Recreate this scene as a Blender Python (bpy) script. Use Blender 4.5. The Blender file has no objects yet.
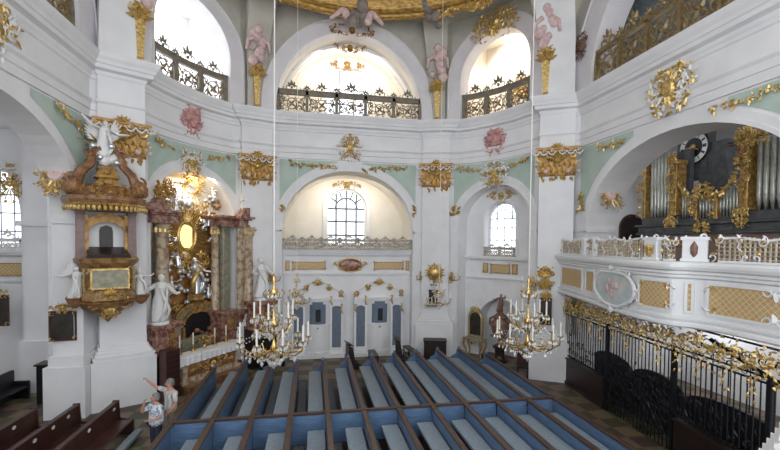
import bpy, math, random
from mathutils import Vector, Matrix
SC = bpy.context.scene
COL = SC.collection
PI = math.pi
sin, cos, rad = math.sin, math.cos, math.radians
CX, CY = 1.745, 10.5          # plan centre of the round nave

# ------------------------------------------------------------------ camera and picture
SC.view_settings.view_transform = 'Standard'
SC.view_settings.look = 'None'
SC.view_settings.gamma = 1.0
SC.view_settings.use_curve_mapping = False
SC.view_settings.exposure = 0.0
cd = bpy.data.cameras.new('camera')
cam = bpy.data.objects.new('camera', cd)
COL.objects.link(cam)
yaw, pit, rol, FPX, PPY = .1877, -.0287, .0103, 406.83, 254.70
Fv = Vector((sin(yaw)*cos(pit), cos(yaw)*cos(pit), sin(pit)))
Rv = Vector((cos(yaw), -sin(yaw), 0))
Uv = Rv.cross(Fv)
R2 = Rv*cos(rol) + Uv*sin(rol)
U2 = R2.cross(Fv)
cam.matrix_world = Matrix(((R2.x, U2.x, -Fv.x, 0), (R2.y, U2.y, -Fv.y, 0), (R2.z, U2.z, -Fv.z, 5.6), (0, 0, 0, 1)))
cd.sensor_width = 36
cd.lens = 36*FPX/780
cd.shift_y = (PPY-225)/780
cd.clip_start = .05
SC.camera = cam

# ------------------------------------------------------------------ mesh helper
class MB:
    def __init__(s):
        s.v = []; s.f = []; s.T = None
    def add(s, vs, fs):
        b = len(s.v)
        if s.T: vs = [s.T(*p) for p in vs]
        s.v.extend(vs); s.f.extend([tuple(b+i for i in q) for q in fs])
        return s
    def box(s, x0, x1, y0, y1, z0, z1):
        return s.add([(x0,y0,z0),(x1,y0,z0),(x1,y1,z0),(x0,y1,z0),(x0,y0,z1),(x1,y0,z1),(x1,y1,z1),(x0,y1,z1)],
                     [(0,3,2,1),(4,5,6,7),(0,1,5,4),(1,2,6,5),(2,3,7,6),(3,0,4,7)])
    def bev(s, x0, x1, y0, y1, z0, z1, b=.02):     # box with chamfered vertical and top edges
        P = [(x0+b,y0),(x1-b,y0),(x1,y0+b),(x1,y1-b),(x1-b,y1),(x0+b,y1),(x0,y1-b),(x0,y0+b)]
        Q = [(x0+2*b,y0+b),(x1-2*b,y0+b),(x1-b,y0+2*b),(x1-b,y1-2*b),(x1-2*b,y1-b),(x0+2*b,y1-b),(x0+b,y1-2*b),(x0+b,y0+2*b)]
        vs = [(x,y,z0) for x,y in P]+[(x,y,z1-b) for x,y in P]+[(x,y,z1) for x,y in Q]
        fs = [tuple(range(7,-1,-1)), tuple(range(16,24))]
        for i in range(8):
            j = (i+1) % 8
            fs += [(i,j,8+j,8+i),(8+i,8+j,16+j,16+i)]
        return s.add(vs, fs)
    def tube(s, pts, r, n=6, caps=True):
        pts = [Vector(p) for p in pts]; m = len(pts)
        rr = r if isinstance(r, (list, tuple)) else [r]*m
        t0 = (pts[1]-pts[0]).normalized()
        ref = Vector((0,0,1)) if abs(t0.z) < .9 else Vector((1,0,0))
        a = t0.cross(ref).normalized(); vs = []; fs = []
        for i, p in enumerate(pts):
            t = (pts[min(i+1,m-1)]-pts[max(i-1,0)])
            t = t.normalized() if t.length > 1e-9 else t0
            a = a - t*a.dot(t)
            a = a.normalized() if a.length > 1e-6 else t.orthogonal().normalized()
            b = t.cross(a)
            for k in range(n):
                q = p + (a*cos(2*PI*k/n) + b*sin(2*PI*k/n))*rr[i]
                vs.append((q.x,q.y,q.z))
        for i in range(m-1):
            for k in range(n):
                k2 = (k+1) % n
                fs.append((i*n+k, i*n+k2, (i+1)*n+k2, (i+1)*n+k))
        if caps: fs += [tuple(range(n-1,-1,-1)), tuple((m-1)*n+k for k in range(n))]
        return s.add(vs, fs)
    def lathe(s, prof, n=16, c=(0,0,0), a0=0., a1=2*PI, sx=1., sy=1.):
        full = abs(a1-a0-2*PI) < 1e-6
        m = n if full else n+1
        vs = []; fs = []
        for r, z in prof:
            for k in range(m):
                a = a0+(a1-a0)*k/n
                vs.append((c[0]+r*cos(a)*sx, c[1]+r*sin(a)*sy, c[2]+z))
        for i in range(len(prof)-1):
            for k in range(n):
                k2 = (k+1) % m
                fs.append((i*m+k, i*m+k2, (i+1)*m+k2, (i+1)*m+k))
        if full:
            if prof[0][0] > 1e-4: fs.append(tuple(range(m-1,-1,-1)))
            if prof[-1][0] > 1e-4: fs.append(tuple((len(prof)-1)*m+k for k in range(m)))
        return s.add(vs, fs)
    def ball(s, c, r, n=8, sz=1., sx=1., sy=1.):
        return s.lathe([(max(r*sin(PI*i/(n//2+1)),1e-5), -r*cos(PI*i/(n//2+1))*sz) for i in range(n//2+2)], n, c, sx=sx, sy=sy)
    def prism(s, poly, y0, y1):                    # polygon in xz, extruded along y
        n = len(poly)
        return s.add([(x,y0,z) for x,z in poly]+[(x,y1,z) for x,z in poly],
                     [tuple(range(n)), tuple(range(2*n-1,n-1,-1))]+[(i,n+i,n+(i+1)%n,(i+1)%n) for i in range(n)])
    def prismz(s, poly, z0, z1):                   # polygon in xy, extruded along z
        n = len(poly)
        return s.add([(x,y,z0) for x,y in poly]+[(x,y,z1) for x,y in poly],
                     [tuple(range(n-1,-1,-1)), tuple(range(n,2*n))]+[(i,(i+1)%n,n+(i+1)%n,n+i) for i in range(n)])
    def loft(s, rings, closed=True, caps=True):
        n = len(rings[0]); vs = [p for r in rings for p in r]; fs = []
        for i in range(len(rings)-1):
            for k in range(n if closed else n-1):
                k2 = (k+1) % n
                fs.append((i*n+k, i*n+k2, (i+1)*n+k2, (i+1)*n+k))
        if caps and closed: fs += [tuple(range(n-1,-1,-1)), tuple((len(rings)-1)*n+k for k in range(n))]
        return s.add(vs, fs)
    # ---- carved ornament, drawn on the xz face of the thing, y < 0 towards the room
    def scroll(s, cx, cz, r0, a0, turn, th, y=-.03, n=12, sides=5):
        pts = []; rr = []
        for i in range(n+1):
            t = i/n; a = a0+turn*t; r = r0*(1-.82*t)
            pts.append((cx+r*cos(a), y-th*.8*t, cz+r*sin(a))); rr.append(th*(.45+.75*t if i < n else .9))
        return s.tube(pts, rr, sides)
    def leaf(s, x, z, ang, L, W, y=-.01, lift=None):
        lift = W*.55 if lift is None else lift
        ca, sa = cos(ang), sin(ang)
        P = [(0,0,0)]
        for t, w in ((.28,.5),(.6,.42),(.85,.2)):
            bend = .12*L*t*t
            for k, q in ((-1,0),(0,1),(1,0)):
                a, b = L*t, k*w*W+bend
                P.append((a, b, q*lift*(1-.4*t)+.01))
        P.append((L, .12*L, lift*.5))
        vs = [(x+a*ca-b*sa, y-q, z+a*sa+b*ca) for a, b, q in P]
        fs = [(0,2,1),(0,3,2)]
        for i in (0,1):
            o = 1+3*i
            fs += [(o,o+1,o+4,o+3),(o+1,o+2,o+5,o+4)]
        fs += [(7,8,10),(8,9,10)]
        return s.add(vs, fs)
    def build(s, name, mat, parent=None, smooth=False, loc=None, rz=0.):
        me = bpy.data.meshes.new(name)
        me.from_pydata([tuple(p) for p in s.v], [], s.f)
        me.validate(); me.update()
        o = bpy.data.objects.new(name, me)
        COL.objects.link(o)
        me.materials.append(mat)
        if smooth:
            me.polygons.foreach_set('use_smooth', [True]*len(me.polygons))
        if parent is not None: o.parent = parent
        if loc is not None: o.location = loc
        if rz: o.rotation_euler = (0,0,rz)
        return o

def tag(o, label=None, cat=None, group=None, kind=None):
    if label: o['label'] = label
    if cat: o['category'] = cat
    if group: o['group'] = group
    if kind: o['kind'] = kind
    return o
def thing(name, label, cat, loc=(0,0,0), rz=0., group=None):
    o = bpy.data.objects.new(name, None)
    COL.objects.link(o)
    o.empty_display_size = .1
    o.location = loc; o.rotation_euler = (0,0,rz)
    return tag(o, label, cat, group)
def solo(mb, name, mat, label, cat, loc=(0,0,0), rz=0., group=None, smooth=False):
    return tag(mb.build(name, mat, None, smooth, loc, rz), label, cat, group)
def struct(mb, name, mat, parent=None, smooth=False):
    o = mb.build(name, mat, parent, smooth)
    if parent is None: o['kind'] = 'structure'
    return o
def dup(src, loc, rz, label, group=None):
    r = src.copy(); COL.objects.link(r); r.location = loc; r.rotation_euler = (0,0,rz)
    r['label'] = label
    if group: r['group'] = group
    for ch in list(src.children):
        c = ch.copy(); COL.objects.link(c); c.parent = r
        for g in list(ch.children):
            d = g.copy(); COL.objects.link(d); d.parent = c
    return r

# ------------------------------------------------------------------ materials
def mat(name, col, rough=.6, metal=0., col2=None, scale=4., bump=0., detail=3., fac=(.35,.65), spec=None, stretch=None):
    m = bpy.data.materials.new(name); m.use_nodes = True
    nt = m.node_tree; b = nt.nodes['Principled BSDF']
    b.inputs['Roughness'].default_value = rough
    b.inputs['Metallic'].default_value = metal
    if spec is not None: b.inputs['Specular IOR Level'].default_value = spec
    b.inputs['Base Color'].default_value = (*col, 1)
    if col2 is not None or bump:
        tc = nt.nodes.new('ShaderNodeTexCoord'); mp = nt.nodes.new('ShaderNodeMapping')
        if stretch: mp.inputs['Scale'].default_value = stretch
        nz = nt.nodes.new('ShaderNodeTexNoise')
        nz.inputs['Scale'].default_value = scale; nz.inputs['Detail'].default_value = detail
        nt.links.new(tc.outputs['Object'], mp.inputs[0]); nt.links.new(mp.outputs[0], nz.inputs['Vector'])
        if col2 is not None:
            cr = nt.nodes.new('ShaderNodeValToRGB')
            cr.color_ramp.elements[0].position = fac[0]; cr.color_ramp.elements[1].position = fac[1]
            cr.color_ramp.elements[0].color = (*col, 1); cr.color_ramp.elements[1].color = (*col2, 1)
            nt.links.new(nz.outputs['Fac'], cr.inputs['Fac']); nt.links.new(cr.outputs['Color'], b.inputs['Base Color'])
        if bump:
            bp = nt.nodes.new('ShaderNodeBump'); bp.inputs['Strength'].default_value = bump; bp.inputs['Distance'].default_value = .02
            nt.links.new(nz.outputs['Fac'], bp.inputs['Height']); nt.links.new(bp.outputs['Normal'], b.inputs['Normal'])
    return m
M = {}
M['white'] = mat('white_plaster', (.74,.74,.755), .85, col2=(.80,.80,.81), scale=1.2, bump=.08)
M['cream'] = mat('cream_plaster', (.80,.74,.64), .85, col2=(.84,.79,.70), scale=1.5)
M['lilac'] = mat('lilac_plaster', (.71,.69,.72), .85, col2=(.77,.75,.77), scale=1.5)
M['green'] = mat('pale_green_stucco', (.43,.54,.475), .85, col2=(.49,.59,.53), scale=2)
M['olive'] = mat('grey_green_stucco', (.47,.46,.41), .85, col2=(.53,.51,.45), scale=2)
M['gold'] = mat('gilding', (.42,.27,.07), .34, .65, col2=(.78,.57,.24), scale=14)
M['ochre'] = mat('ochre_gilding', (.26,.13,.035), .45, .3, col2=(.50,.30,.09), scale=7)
M['panelgold'] = mat('ochre_lattice_panel', (.50,.34,.15), .6, .1, col2=(.62,.45,.22), scale=8)
M['ringgold'] = mat('aged_ring_gilding', (.24,.13,.03), .45, .3, col2=(.62,.38,.09), scale=5, detail=6, stretch=(1,1,3))
M['silver'] = mat('silvered_carving', (.62,.63,.66), .28, .85, col2=(.85,.86,.88), scale=12)
M['pink'] = mat('pink_stucco', (.50,.25,.24), .8, col2=(.62,.36,.34), scale=10)
M['palepink'] = mat('pale_pink_stucco', (.62,.43,.42), .8, col2=(.72,.56,.55), scale=8)
M['redmarble'] = mat('red_marble', (.20,.075,.055), .25, col2=(.40,.25,.19), scale=6, detail=8, fac=(.4,.62))
M['beigemarble'] = mat('beige_marble', (.33,.20,.12), .3, col2=(.56,.47,.34), scale=5, detail=8, fac=(.4,.55))
M['greenmarble'] = mat('green_grey_marble', (.22,.22,.15), .3, col2=(.36,.34,.25), scale=6, detail=8)
M['brownmarble'] = mat('brown_marble', (.15,.065,.03), .3, col2=(.34,.17,.075), scale=6, detail=8)
M['statue'] = mat('white_statue_paint', (.76,.76,.75), .4)
M['blue'] = mat('blue_pew_paint', (.085,.155,.27), .5, col2=(.125,.21,.35), scale=3, stretch=(1,1,6))
M['cushion'] = mat('grey_blue_pad', (.20,.25,.30), .85, col2=(.26,.31,.36), scale=20)
M['kneel'] = mat('grey_kneeler_pad', (.13,.14,.15), .85, col2=(.18,.19,.20), scale=20)
M['rail'] = mat('brown_varnished_wood', (.045,.022,.015), .36, col2=(.075,.04,.027), scale=6, stretch=(8,1,8))
M['dadowood'] = mat('very_dark_red_wood', (.012,.006,.006), .4, col2=(.024,.011,.010), scale=5)
M['darkwood'] = mat('dark_wood', (.018,.011,.009), .4, col2=(.03,.018,.014), scale=6)
M['redwood'] = mat('dark_red_wood', (.042,.015,.012), .35, col2=(.07,.026,.02), scale=5)
M['blackwood'] = mat('black_wood', (.008,.008,.010), .45)
M['iron'] = mat('black_iron', (.008,.009,.012), .5, .3)
M['curtain'] = mat('slate_blue_paint', (.115,.15,.21), .7, col2=(.165,.21,.28), scale=4, stretch=(6,6,1))
M['cloth'] = mat('white_altar_cloth', (.74,.74,.76), .8, col2=(.82,.82,.84), scale=9)
M['candle'] = mat('white_candle_wax', (.85,.83,.77), .5)
M['brass'] = mat('polished_brass', (.70,.48,.18), .22, .9)
M['crystal'] = mat('crystal', (.62,.62,.60), .06, 0., spec=1.)
M['bronze'] = mat('brown_bronze', (.16,.085,.06), .4, .2, col2=(.26,.15,.11), scale=6)
M['pipe'] = mat('organ_pipe_tin', (.40,.42,.38), .38, .55, col2=(.52,.53,.48), scale=6)
M['organcase'] = mat('dark_organ_wood', (.05,.055,.06), .5, col2=(.09,.095,.10), scale=5)
M['mauve'] = mat('mauve_marbled_wood', (.20,.13,.12), .5, col2=(.28,.19,.17), scale=5)
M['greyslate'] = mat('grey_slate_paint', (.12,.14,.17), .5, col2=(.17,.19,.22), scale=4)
M['dark'] = mat('dark_painting', (.014,.014,.013), .4, col2=(.05,.04,.03), scale=3, detail=6)
M['fresco'] = mat('painted_dome', (.25,.24,.24), .9, col2=(.50,.46,.40), scale=.5, detail=6)
M['frescocloud'] = mat('painted_cloud', (.18,.15,.13), .9, col2=(.34,.29,.26), scale=2)
M['skin'] = mat('skin', (.50,.27,.19), .55)
M['hair'] = mat('grey_hair', (.12,.115,.11), .8, col2=(.26,.25,.24), scale=30)
M['shirtpale'] = mat('pale_striped_shirt', (.42,.40,.38), .85, col2=(.60,.59,.58), scale=14, stretch=(1,1,.1), fac=(.45,.55))
M['blouse'] = mat('blue_white_floral_blouse', (.20,.27,.38), .85, col2=(.62,.66,.70), scale=16, fac=(.42,.52))
M['trousers'] = mat('navy_trousers', (.02,.025,.05), .85)
M['beige'] = mat('beige_trousers', (.28,.25,.20), .85)
M['whitewood'] = mat('white_lacquer', (.74,.75,.76), .4)
M['medal'] = mat('pale_painted_medallion', (.46,.55,.57), .7, col2=(.62,.60,.57), scale=3, fac=(.45,.6))
M['tin'] = mat('white_enamel', (.75,.75,.72), .3)

def checker_mat(name, c1, c2, size, rough):
    m = mat(name, c1, rough); nt = m.node_tree; b = nt.nodes['Principled BSDF']
    tc = nt.nodes.new('ShaderNodeTexCoord'); ck = nt.nodes.new('ShaderNodeTexChecker'); nz = nt.nodes.new('ShaderNodeTexNoise')
    mx = nt.nodes.new('ShaderNodeMix'); mx.data_type = 'RGBA'; mx.blend_type = 'MULTIPLY'; mx.inputs['Factor'].default_value = .7
    mp = nt.nodes.new('ShaderNodeMapping'); mp.inputs['Rotation'].default_value = (0,0,rad(2))
    ck.inputs['Scale'].default_value = 1/size
    ck.inputs['Color1'].default_value = (*c1,1); ck.inputs['Color2'].default_value = (*c2,1)
    nz.inputs['Scale'].default_value = 1.3; nz.inputs['Detail'].default_value = 5
    nt.links.new(tc.outputs['Object'], mp.inputs[0]); nt.links.new(mp.outputs[0], ck.inputs['Vector']); nt.links.new(mp.outputs[0], nz.inputs['Vector'])
    nt.links.new(ck.outputs['Color'], mx.inputs[6]); nt.links.new(nz.outputs['Color'], mx.inputs[7]); nt.links.new(mx.outputs[2], b.inputs['Base Color'])
    return m
M['floor'] = checker_mat('stone_floor_tiles', (.27,.205,.125), (.11,.088,.06), .62, .5)
def lattice_mat():                                 # ochre panel with diagonal trellis lines
    m = mat('trellis_panel', (.50,.34,.15), .55, .1); nt = m.node_tree; b = nt.nodes['Principled BSDF']
    tc = nt.nodes.new('ShaderNodeTexCoord'); mp = nt.nodes.new('ShaderNodeMapping'); mp.inputs['Rotation'].default_value = (0,rad(45),0)
    br = nt.nodes.new('ShaderNodeTexBrick'); br.offset = 0
    mp2 = nt.nodes.new('ShaderNodeMapping'); mp2.inputs['Rotation'].default_value = (rad(90),0,0)
    br.inputs['Scale'].default_value = 5; br.inputs['Mortar Size'].default_value = .03
    br.inputs['Brick Width'].default_value = .5; br.inputs['Row Height'].default_value = .5
    br.inputs['Color1'].default_value = (.50,.33,.14,1); br.inputs['Color2'].default_value = (.54,.37,.17,1); br.inputs['Mortar'].default_value = (.70,.60,.42,1)
    nt.links.new(tc.outputs['Object'], mp.inputs[0]); nt.links.new(mp.outputs[0], mp2.inputs[0]); nt.links.new(mp2.outputs[0], br.inputs['Vector']); nt.links.new(br.outputs['Color'], b.inputs['Base Color'])
    return m
M['trellis'] = lattice_mat()
def glass_mat(name='window_glass', tint=(.96,.98,1.), emit=None):
    m = bpy.data.materials.new(name); m.use_nodes = True; nt = m.node_tree
    for n in list(nt.nodes): nt.nodes.remove(n)
    o = nt.nodes.new('ShaderNodeOutputMaterial'); mx = nt.nodes.new('ShaderNodeMixShader'); t = nt.nodes.new('ShaderNodeBsdfTransparent'); g = nt.nodes.new('ShaderNodeBsdfGlossy')
    t.inputs['Color'].default_value = (*tint,1); g.inputs['Roughness'].default_value = .05; mx.inputs[0].default_value = .06
    nt.links.new(t.outputs[0], mx.inputs[1]); nt.links.new(g.outputs[0], mx.inputs[2]); nt.links.new(mx.outputs[0], o.inputs['Surface'])
    return m
M['glass'] = glass_mat()
M['yellowglass'] = glass_mat('yellow_glass', (1.,.72,.22))

# ------------------------------------------------------------------ bays of the round nave
class Bay:
    """u runs along the wall to the viewer's right as seen from the nave, w into the nave, z up"""
    def __init__(s, ox, oy, ux, uy, half, sag=0.):
        s.o = (ox,oy); s.u = (ux,uy); s.w = (uy,-ux) ; s.half = half; s.sag = sag
        s.R = (half*half+sag*sag)/(2*sag) if sag else 0
        s.rz = math.atan2(uy, ux)
    def off(s, u):
        if not s.sag: return 0.
        u = max(-s.half, min(s.half, u))
        return -(math.sqrt(s.R**2-u*u)-(s.R-s.sag))
    def P(s, u, w, z, flat=False):
        ww = w if flat else w+s.off(u)
        return (s.o[0]+s.u[0]*u+s.w[0]*ww, s.o[1]+s.u[1]*u+s.w[1]*ww, z)
    def Pf(s, u, w, z): return s.P(u, w, z, True)
    def rot(s, u):                                  # heading of a thing hung on the wall at u
        if not s.sag: return s.rz
        return s.rz - math.asin(max(-1, min(1, u/s.R)))
BACK = Bay(CX, CY+9.4, 1, 0, 3.75)
BRIGHT = Bay(CX+6.325, CY+7.26, .567, -.824, 2.32, .45)
BLEFT = Bay(CX-6.325, CY+7.26, .567, .824, 2.32, .45)
LEFT = Bay(CX-8.9, CY, 0, 1, 4.9)
RIGHT = Bay(CX+8.9, CY, 0, -1, 4.9)

class Op:
    def __init__(s, uc, hw, z0, spring, rise): s.uc, s.hw, s.z0, s.sp, s.rise = uc, hw, z0, spring, rise
    def top(s, u):
        t = max(0., 1-((u-s.uc)/s.hw)**2)
        return s.sp+s.rise*math.sqrt(t)
    def us(s, n=28): return [s.uc-s.hw*cos(PI*i/n) for i in range(n+1)]
    def grow(s, d, dz0=0.): return Op(s.uc, s.hw+d, s.z0-dz0, s.sp, s.rise+d)
def wall_sheet(mb, bay, w, u0, u1, z0, z1, ops, flat=False):
    us = {u0, u1}
    for o in ops: us.update(u for u in o.us() if u0 < u < u1)
    n = int((u1-u0)/.4)+1
    us.update(u0+(u1-u0)*i/n for i in range(n+1))
    us = sorted(us); us = [u for i, u in enumerate(us) if i == 0 or u-us[i-1] > 1e-5]
    for a, b in zip(us, us[1:]):
        m = (a+b)/2; cut = []
        for o in ops:
            if abs(m-o.uc) < o.hw: cut.append((o.z0, o))
        cut.sort(key=lambda q: q[0]); la = lb = z0
        for zz, o in cut:
            if zz > max(la, lb)+1e-6:
                mb.add([bay.P(a,w,la,flat), bay.P(b,w,lb,flat), bay.P(b,w,zz,flat), bay.P(a,w,zz,flat)], [(0,1,2,3)])
            la, lb = o.top(a), o.top(b)
        if z1 > min(la, lb):
            mb.add([bay.P(a,w,la,flat), bay.P(b,w,lb,flat), bay.P(b,w,z1,flat), bay.P(a,w,z1,flat)], [(0,1,2,3)])
def reveal(mb, bay, o, w0, w1, sill=True, flat=False):
    pts = [(o.uc-o.hw, o.z0)]+[(u, o.top(u)) for u in o.us()]+[(o.uc+o.hw, o.z0)]
    if sill: pts.append(pts[0])
    for (a, za), (b, zb) in zip(pts, pts[1:]):
        mb.add([bay.P(a,w0,za,flat), bay.P(b,w0,zb,flat), bay.P(b,w1,zb,flat), bay.P(a,w1,za,flat)], [(0,1,2,3)])
def band(mb, bay, o, d0, d1, w0, w1, z0=None, flat=False):      # raised archivolt around an opening
    a, b = o.grow(d0), o.grow(d1); n = 28
    z0 = o.z0 if z0 is None else z0
    ua, ub = a.us(n), b.us(n)
    A = [(ua[0], z0)]+[(u, a.top(u)) for u in ua]+[(ua[-1], z0)]
    B = [(ub[0], z0)]+[(u, b.top(u)) for u in ub]+[(ub[-1], z0)]
    for i in range(len(A)-1):
        q = [A[i], B[i], B[i+1], A[i+1]]
        f = [bay.P(u,w1,z,flat) for u, z in q]+[bay.P(u,w0,z,flat) for u, z in q]
        mb.add(f, [(0,1,2,3),(0,3,7,4),(1,5,6,2)])
def sweep(mb, path, prof, closed=False):            # profile (out, z) along a plan path; room on the path's right-hand side
    n = len(path); offs = []
    for i in range(n):
        p = Vector(path[i])
        dirs = []
        if i > 0: dirs.append((p-Vector(path[i-1])).normalized())
        if i < n-1: dirs.append((Vector(path[i+1])-p).normalized())
        ns = [Vector((d.y, -d.x)) for d in dirs]
        if len(ns) == 2:
            m = ns[0]+ns[1]
            m = m/max(.25, 1+ns[0].dot(ns[1]))
        else: m = ns[0]
        offs.append(m)
    rings = [[(path[i][0]+offs[i].x*o, path[i][1]+offs[i].y*o, z) for o, z in prof] for i in range(n)]
    m = len(prof); vs = [p for r in rings for p in r]; fs = []
    for i in range(n-1):
        for k in range(m-1):
            fs.append((i*m+k, (i+1)*m+k, (i+1)*m+k+1, i*m+k+1))
    mb.add(vs, fs)
# ------------------------------------------------------------------ shell of the nave
mb = MB(); mb.box(-22, 22, -6, 34, -.2, 0); struct(mb, 'floor', M['floor'])

def rel(x, y): return (CX+x, CY+y)
# piers: (centre, normal) of the front face, viewer's left to right
PIERS = [((-8.03,4.66),(.5,-.866)), ((-4.26,9.04),(.3,-.954)), ((4.26,9.04),(-.3,-.954)), ((8.03,4.66),(-.5,-.866))]
PW, PD = .67, .42
def pier_pts(k, grow=0., back=.5):
    (cx, cy), (nx, ny) = PIERS[k]
    tx, ty = -ny, nx
    w = PW+grow
    fx, fy = cx+nx*grow, cy+ny*grow
    return [rel(fx-tx*w-nx*(back+grow), fy-ty*w-ny*(back+grow)), rel(fx-tx*w, fy-ty*w), rel(fx+tx*w, fy+ty*w), rel(fx+tx*w-nx*(back+grow), fy+ty*w-ny*(back+grow))]
for k in range(4):
    mb = MB()
    p = pier_pts(k, 0, 1.3)
    mb.prismz(p, 0, 11.5)
    mb.prismz(pier_pts(k, .26, 1.0), 0, 1.62)
    mb.prismz(pier_pts(k, .20, 1.0), 1.62, 1.70); mb.prismz(pier_pts(k, .23, 1.0), 1.70, 1.76)
    mb.prismz(pier_pts(k, .15, 1.0), 1.76, 1.86); mb.prismz(pier_pts(k, .10, 1.0), 1.86, 1.95); mb.prismz(pier_pts(k, .05, 1.0), 1.95, 2.05)
    struct(mb, 'trim_%d' % (k+1), M['white'])['label'] = 'white pier'
    # the leaning upper pier between two lunettes
    mb = MB(); q = pier_pts(k, .05, 1.1); c = rel(0,0)
    def lean(pt, t): return (pt[0]+(c[0]-pt[0])*t, pt[1]+(c[1]-pt[1])*t)
    ring = []
    for z, t, g in ((11.5,0,0),(12.8,.005,.0),(14.0,.02,.06),(15.2,.05,.15),(16.6,.11,.3)):
        pp = pier_pts(k, -.28 if k in (1,2) else -.04, 1.1); pl = []
        (qx, qy), (nx, ny) = PIERS[k]
        for j, (x, y) in enumerate(pp):
            s_ = -1 if j < 2 else 1
            x += -ny*g*s_; y += nx*g*s_
            pl.append((*lean((x,y), t), z))
        ring.append(pl)
    mb.loft(ring); struct(mb, 'trim_%d' % (k+11), M['olive' if k in (1,2) else 'white'])

oplow = Op(0, 3.18, 0, 6.2, 2.86)
opup = Op(.05, 3.5, 11.65, 12.0, 3.65)
opside = Op(0, 3.85, 0, 6.2, 2.9)
opsideup = Op(0, 3.75, 11.65, 12.0, 3.8)
opdiag = Op(.05, 1.9, 0, 6.5, 1.9)
opdiagup = Op(0, 1.80, 11.65, 13.6, 1.95)

def bay_walls(nm, bay, ol, ou, dl, du, u0, u1, bw=.62):
    mb = MB(); wall_sheet(mb, bay, 0, u0, u1, 0, 11.5, [ol]); reveal(mb, bay, ol, 0, -dl, ol.z0 > .1)
    band(mb, bay, ol, 0, .12, 0, .05); band(mb, bay, ol, .12, .34, 0, .03)
    w = struct(mb, nm, M['white'])
    mb = MB(); wall_sheet(mb, bay, 0, u0-.75, u1+.75, 11.5, 16.8, [ou]); mb.build('upper_spandrel', M['olive'], w)
    mb = MB(); reveal(mb, bay, ou, 0, -du, True)
    band(mb, bay, ou, 0, .14, 0, .10, 11.6); band(mb, bay, ou, .14, bw, 0, .05, 11.6); band(mb, bay, ou, bw, bw+.07, 0, .09, 11.6)
    mb.build('lunette_arch', M['lilac'], w)
    return w
# green spandrel fields beside the lower arches
def spandrel(bay, ol, u0, u1, zb, zt, parent, side, pw=.012):
    mb = MB(); n = 14; g = ol.grow(.42)
    us = [u0+(u1-u0)*i/n for i in range(n+1)]
    for a, b in zip(us, us[1:]):
        za, zb_ = max(zb, g.top(a) if abs(a-g.uc) < g.hw else zb), max(zb, g.top(b) if abs(b-g.uc) < g.hw else zb)
        if zt-min(za, zb_) < .02: continue
        mb.add([bay.P(a,pw,za), bay.P(b,pw,zb_), bay.P(b,pw,zt), bay.P(a,pw,zt)], [(0,1,2,3)])
    mb.build('green_field', M['green'], parent)

wb = bay_walls('wall_back', BACK, oplow, opup, .45, .5, -3.75, 3.75)
spandrel(BACK, oplow, -3.3, -.6, 6.9, 9.5, wb, 0); spandrel(BACK, oplow, .6, 3.3, 6.9, 9.5, wb, 1)
wbr = bay_walls('wall_back_right', BRIGHT, opdiag, opdiagup, .7, .6, -2.32, 2.32)
spandrel(BRIGHT, opdiag, -2.1, 2.1, 6.9, 9.5, wbr, 0)
wbl = bay_walls('wall_back_left', BLEFT, Op(0,2.02,0,6.5,1.95), opdiagup, .9, .6, -2.32, 2.32)
spandrel(BLEFT, Op(0,2.02,0,6.5,1.95), -2.1, 2.1, 6.9, 9.5, wbl, 0)
wl = bay_walls('wall_left', LEFT, opside, opsideup, .8, .9, -4.9, 4.9, 1.1)
spandrel(LEFT, opside, 1.6, 4.3, 6.9, 9.5, wl, 0); spandrel(LEFT, opside, -4.3, -1.6, 6.9, 9.5, wl, 0)
wr = bay_walls('wall_right', RIGHT, opside, opsideup, 1.3, .9, -4.9, 4.9, 1.1)
spandrel(RIGHT, opside, 1.6, 4.3, 6.9, 9.5, wr, 0); spandrel(RIGHT, opside, -4.3, -1.6, 6.9, 9.5, wr, 0)

# entablature along the whole run
path = [LEFT.P(-4.9,0,0)[:2], LEFT.P(4.35,0,0)[:2]]
def arc(bay, n=10):
    return [bay.P(-bay.half+2*bay.half*i/n, 0, 0)[:2] for i in range(n+1)]
path += pier_pts(0,-.12,.30)
path += arc(BLEFT)[1:-1]
path += pier_pts(1,-.08,.30)
path += [BACK.P(-3.3,0,0)[:2], BACK.P(3.3,0,0)[:2]]
path += pier_pts(2,-.08,.30)
path += arc(BRIGHT)[1:-1]
path += pier_pts(3,-.12,.30)
path += [RIGHT.P(-4.35,0,0)[:2], RIGHT.P(4.9,0,0)[:2]]
ENT = [(0,9.55),(.06,9.56),(.06,9.80),(.10,9.82),(.10,10.02),(.17,10.10),(.17,10.16),(.05,10.2),(.05,10.80),(.10,10.84),(.12,10.92),(.16,10.98),
       (.18,11.07),(.34,11.12),(.36,11.24),(.40,11.26),(.43,11.36),(.50,11.46),(.54,11.55),(.54,11.61),(-.6,11.65)]
mb = MB(); sweep(mb, path, ENT); struct(mb, 'trim_20', M['white'])

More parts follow.
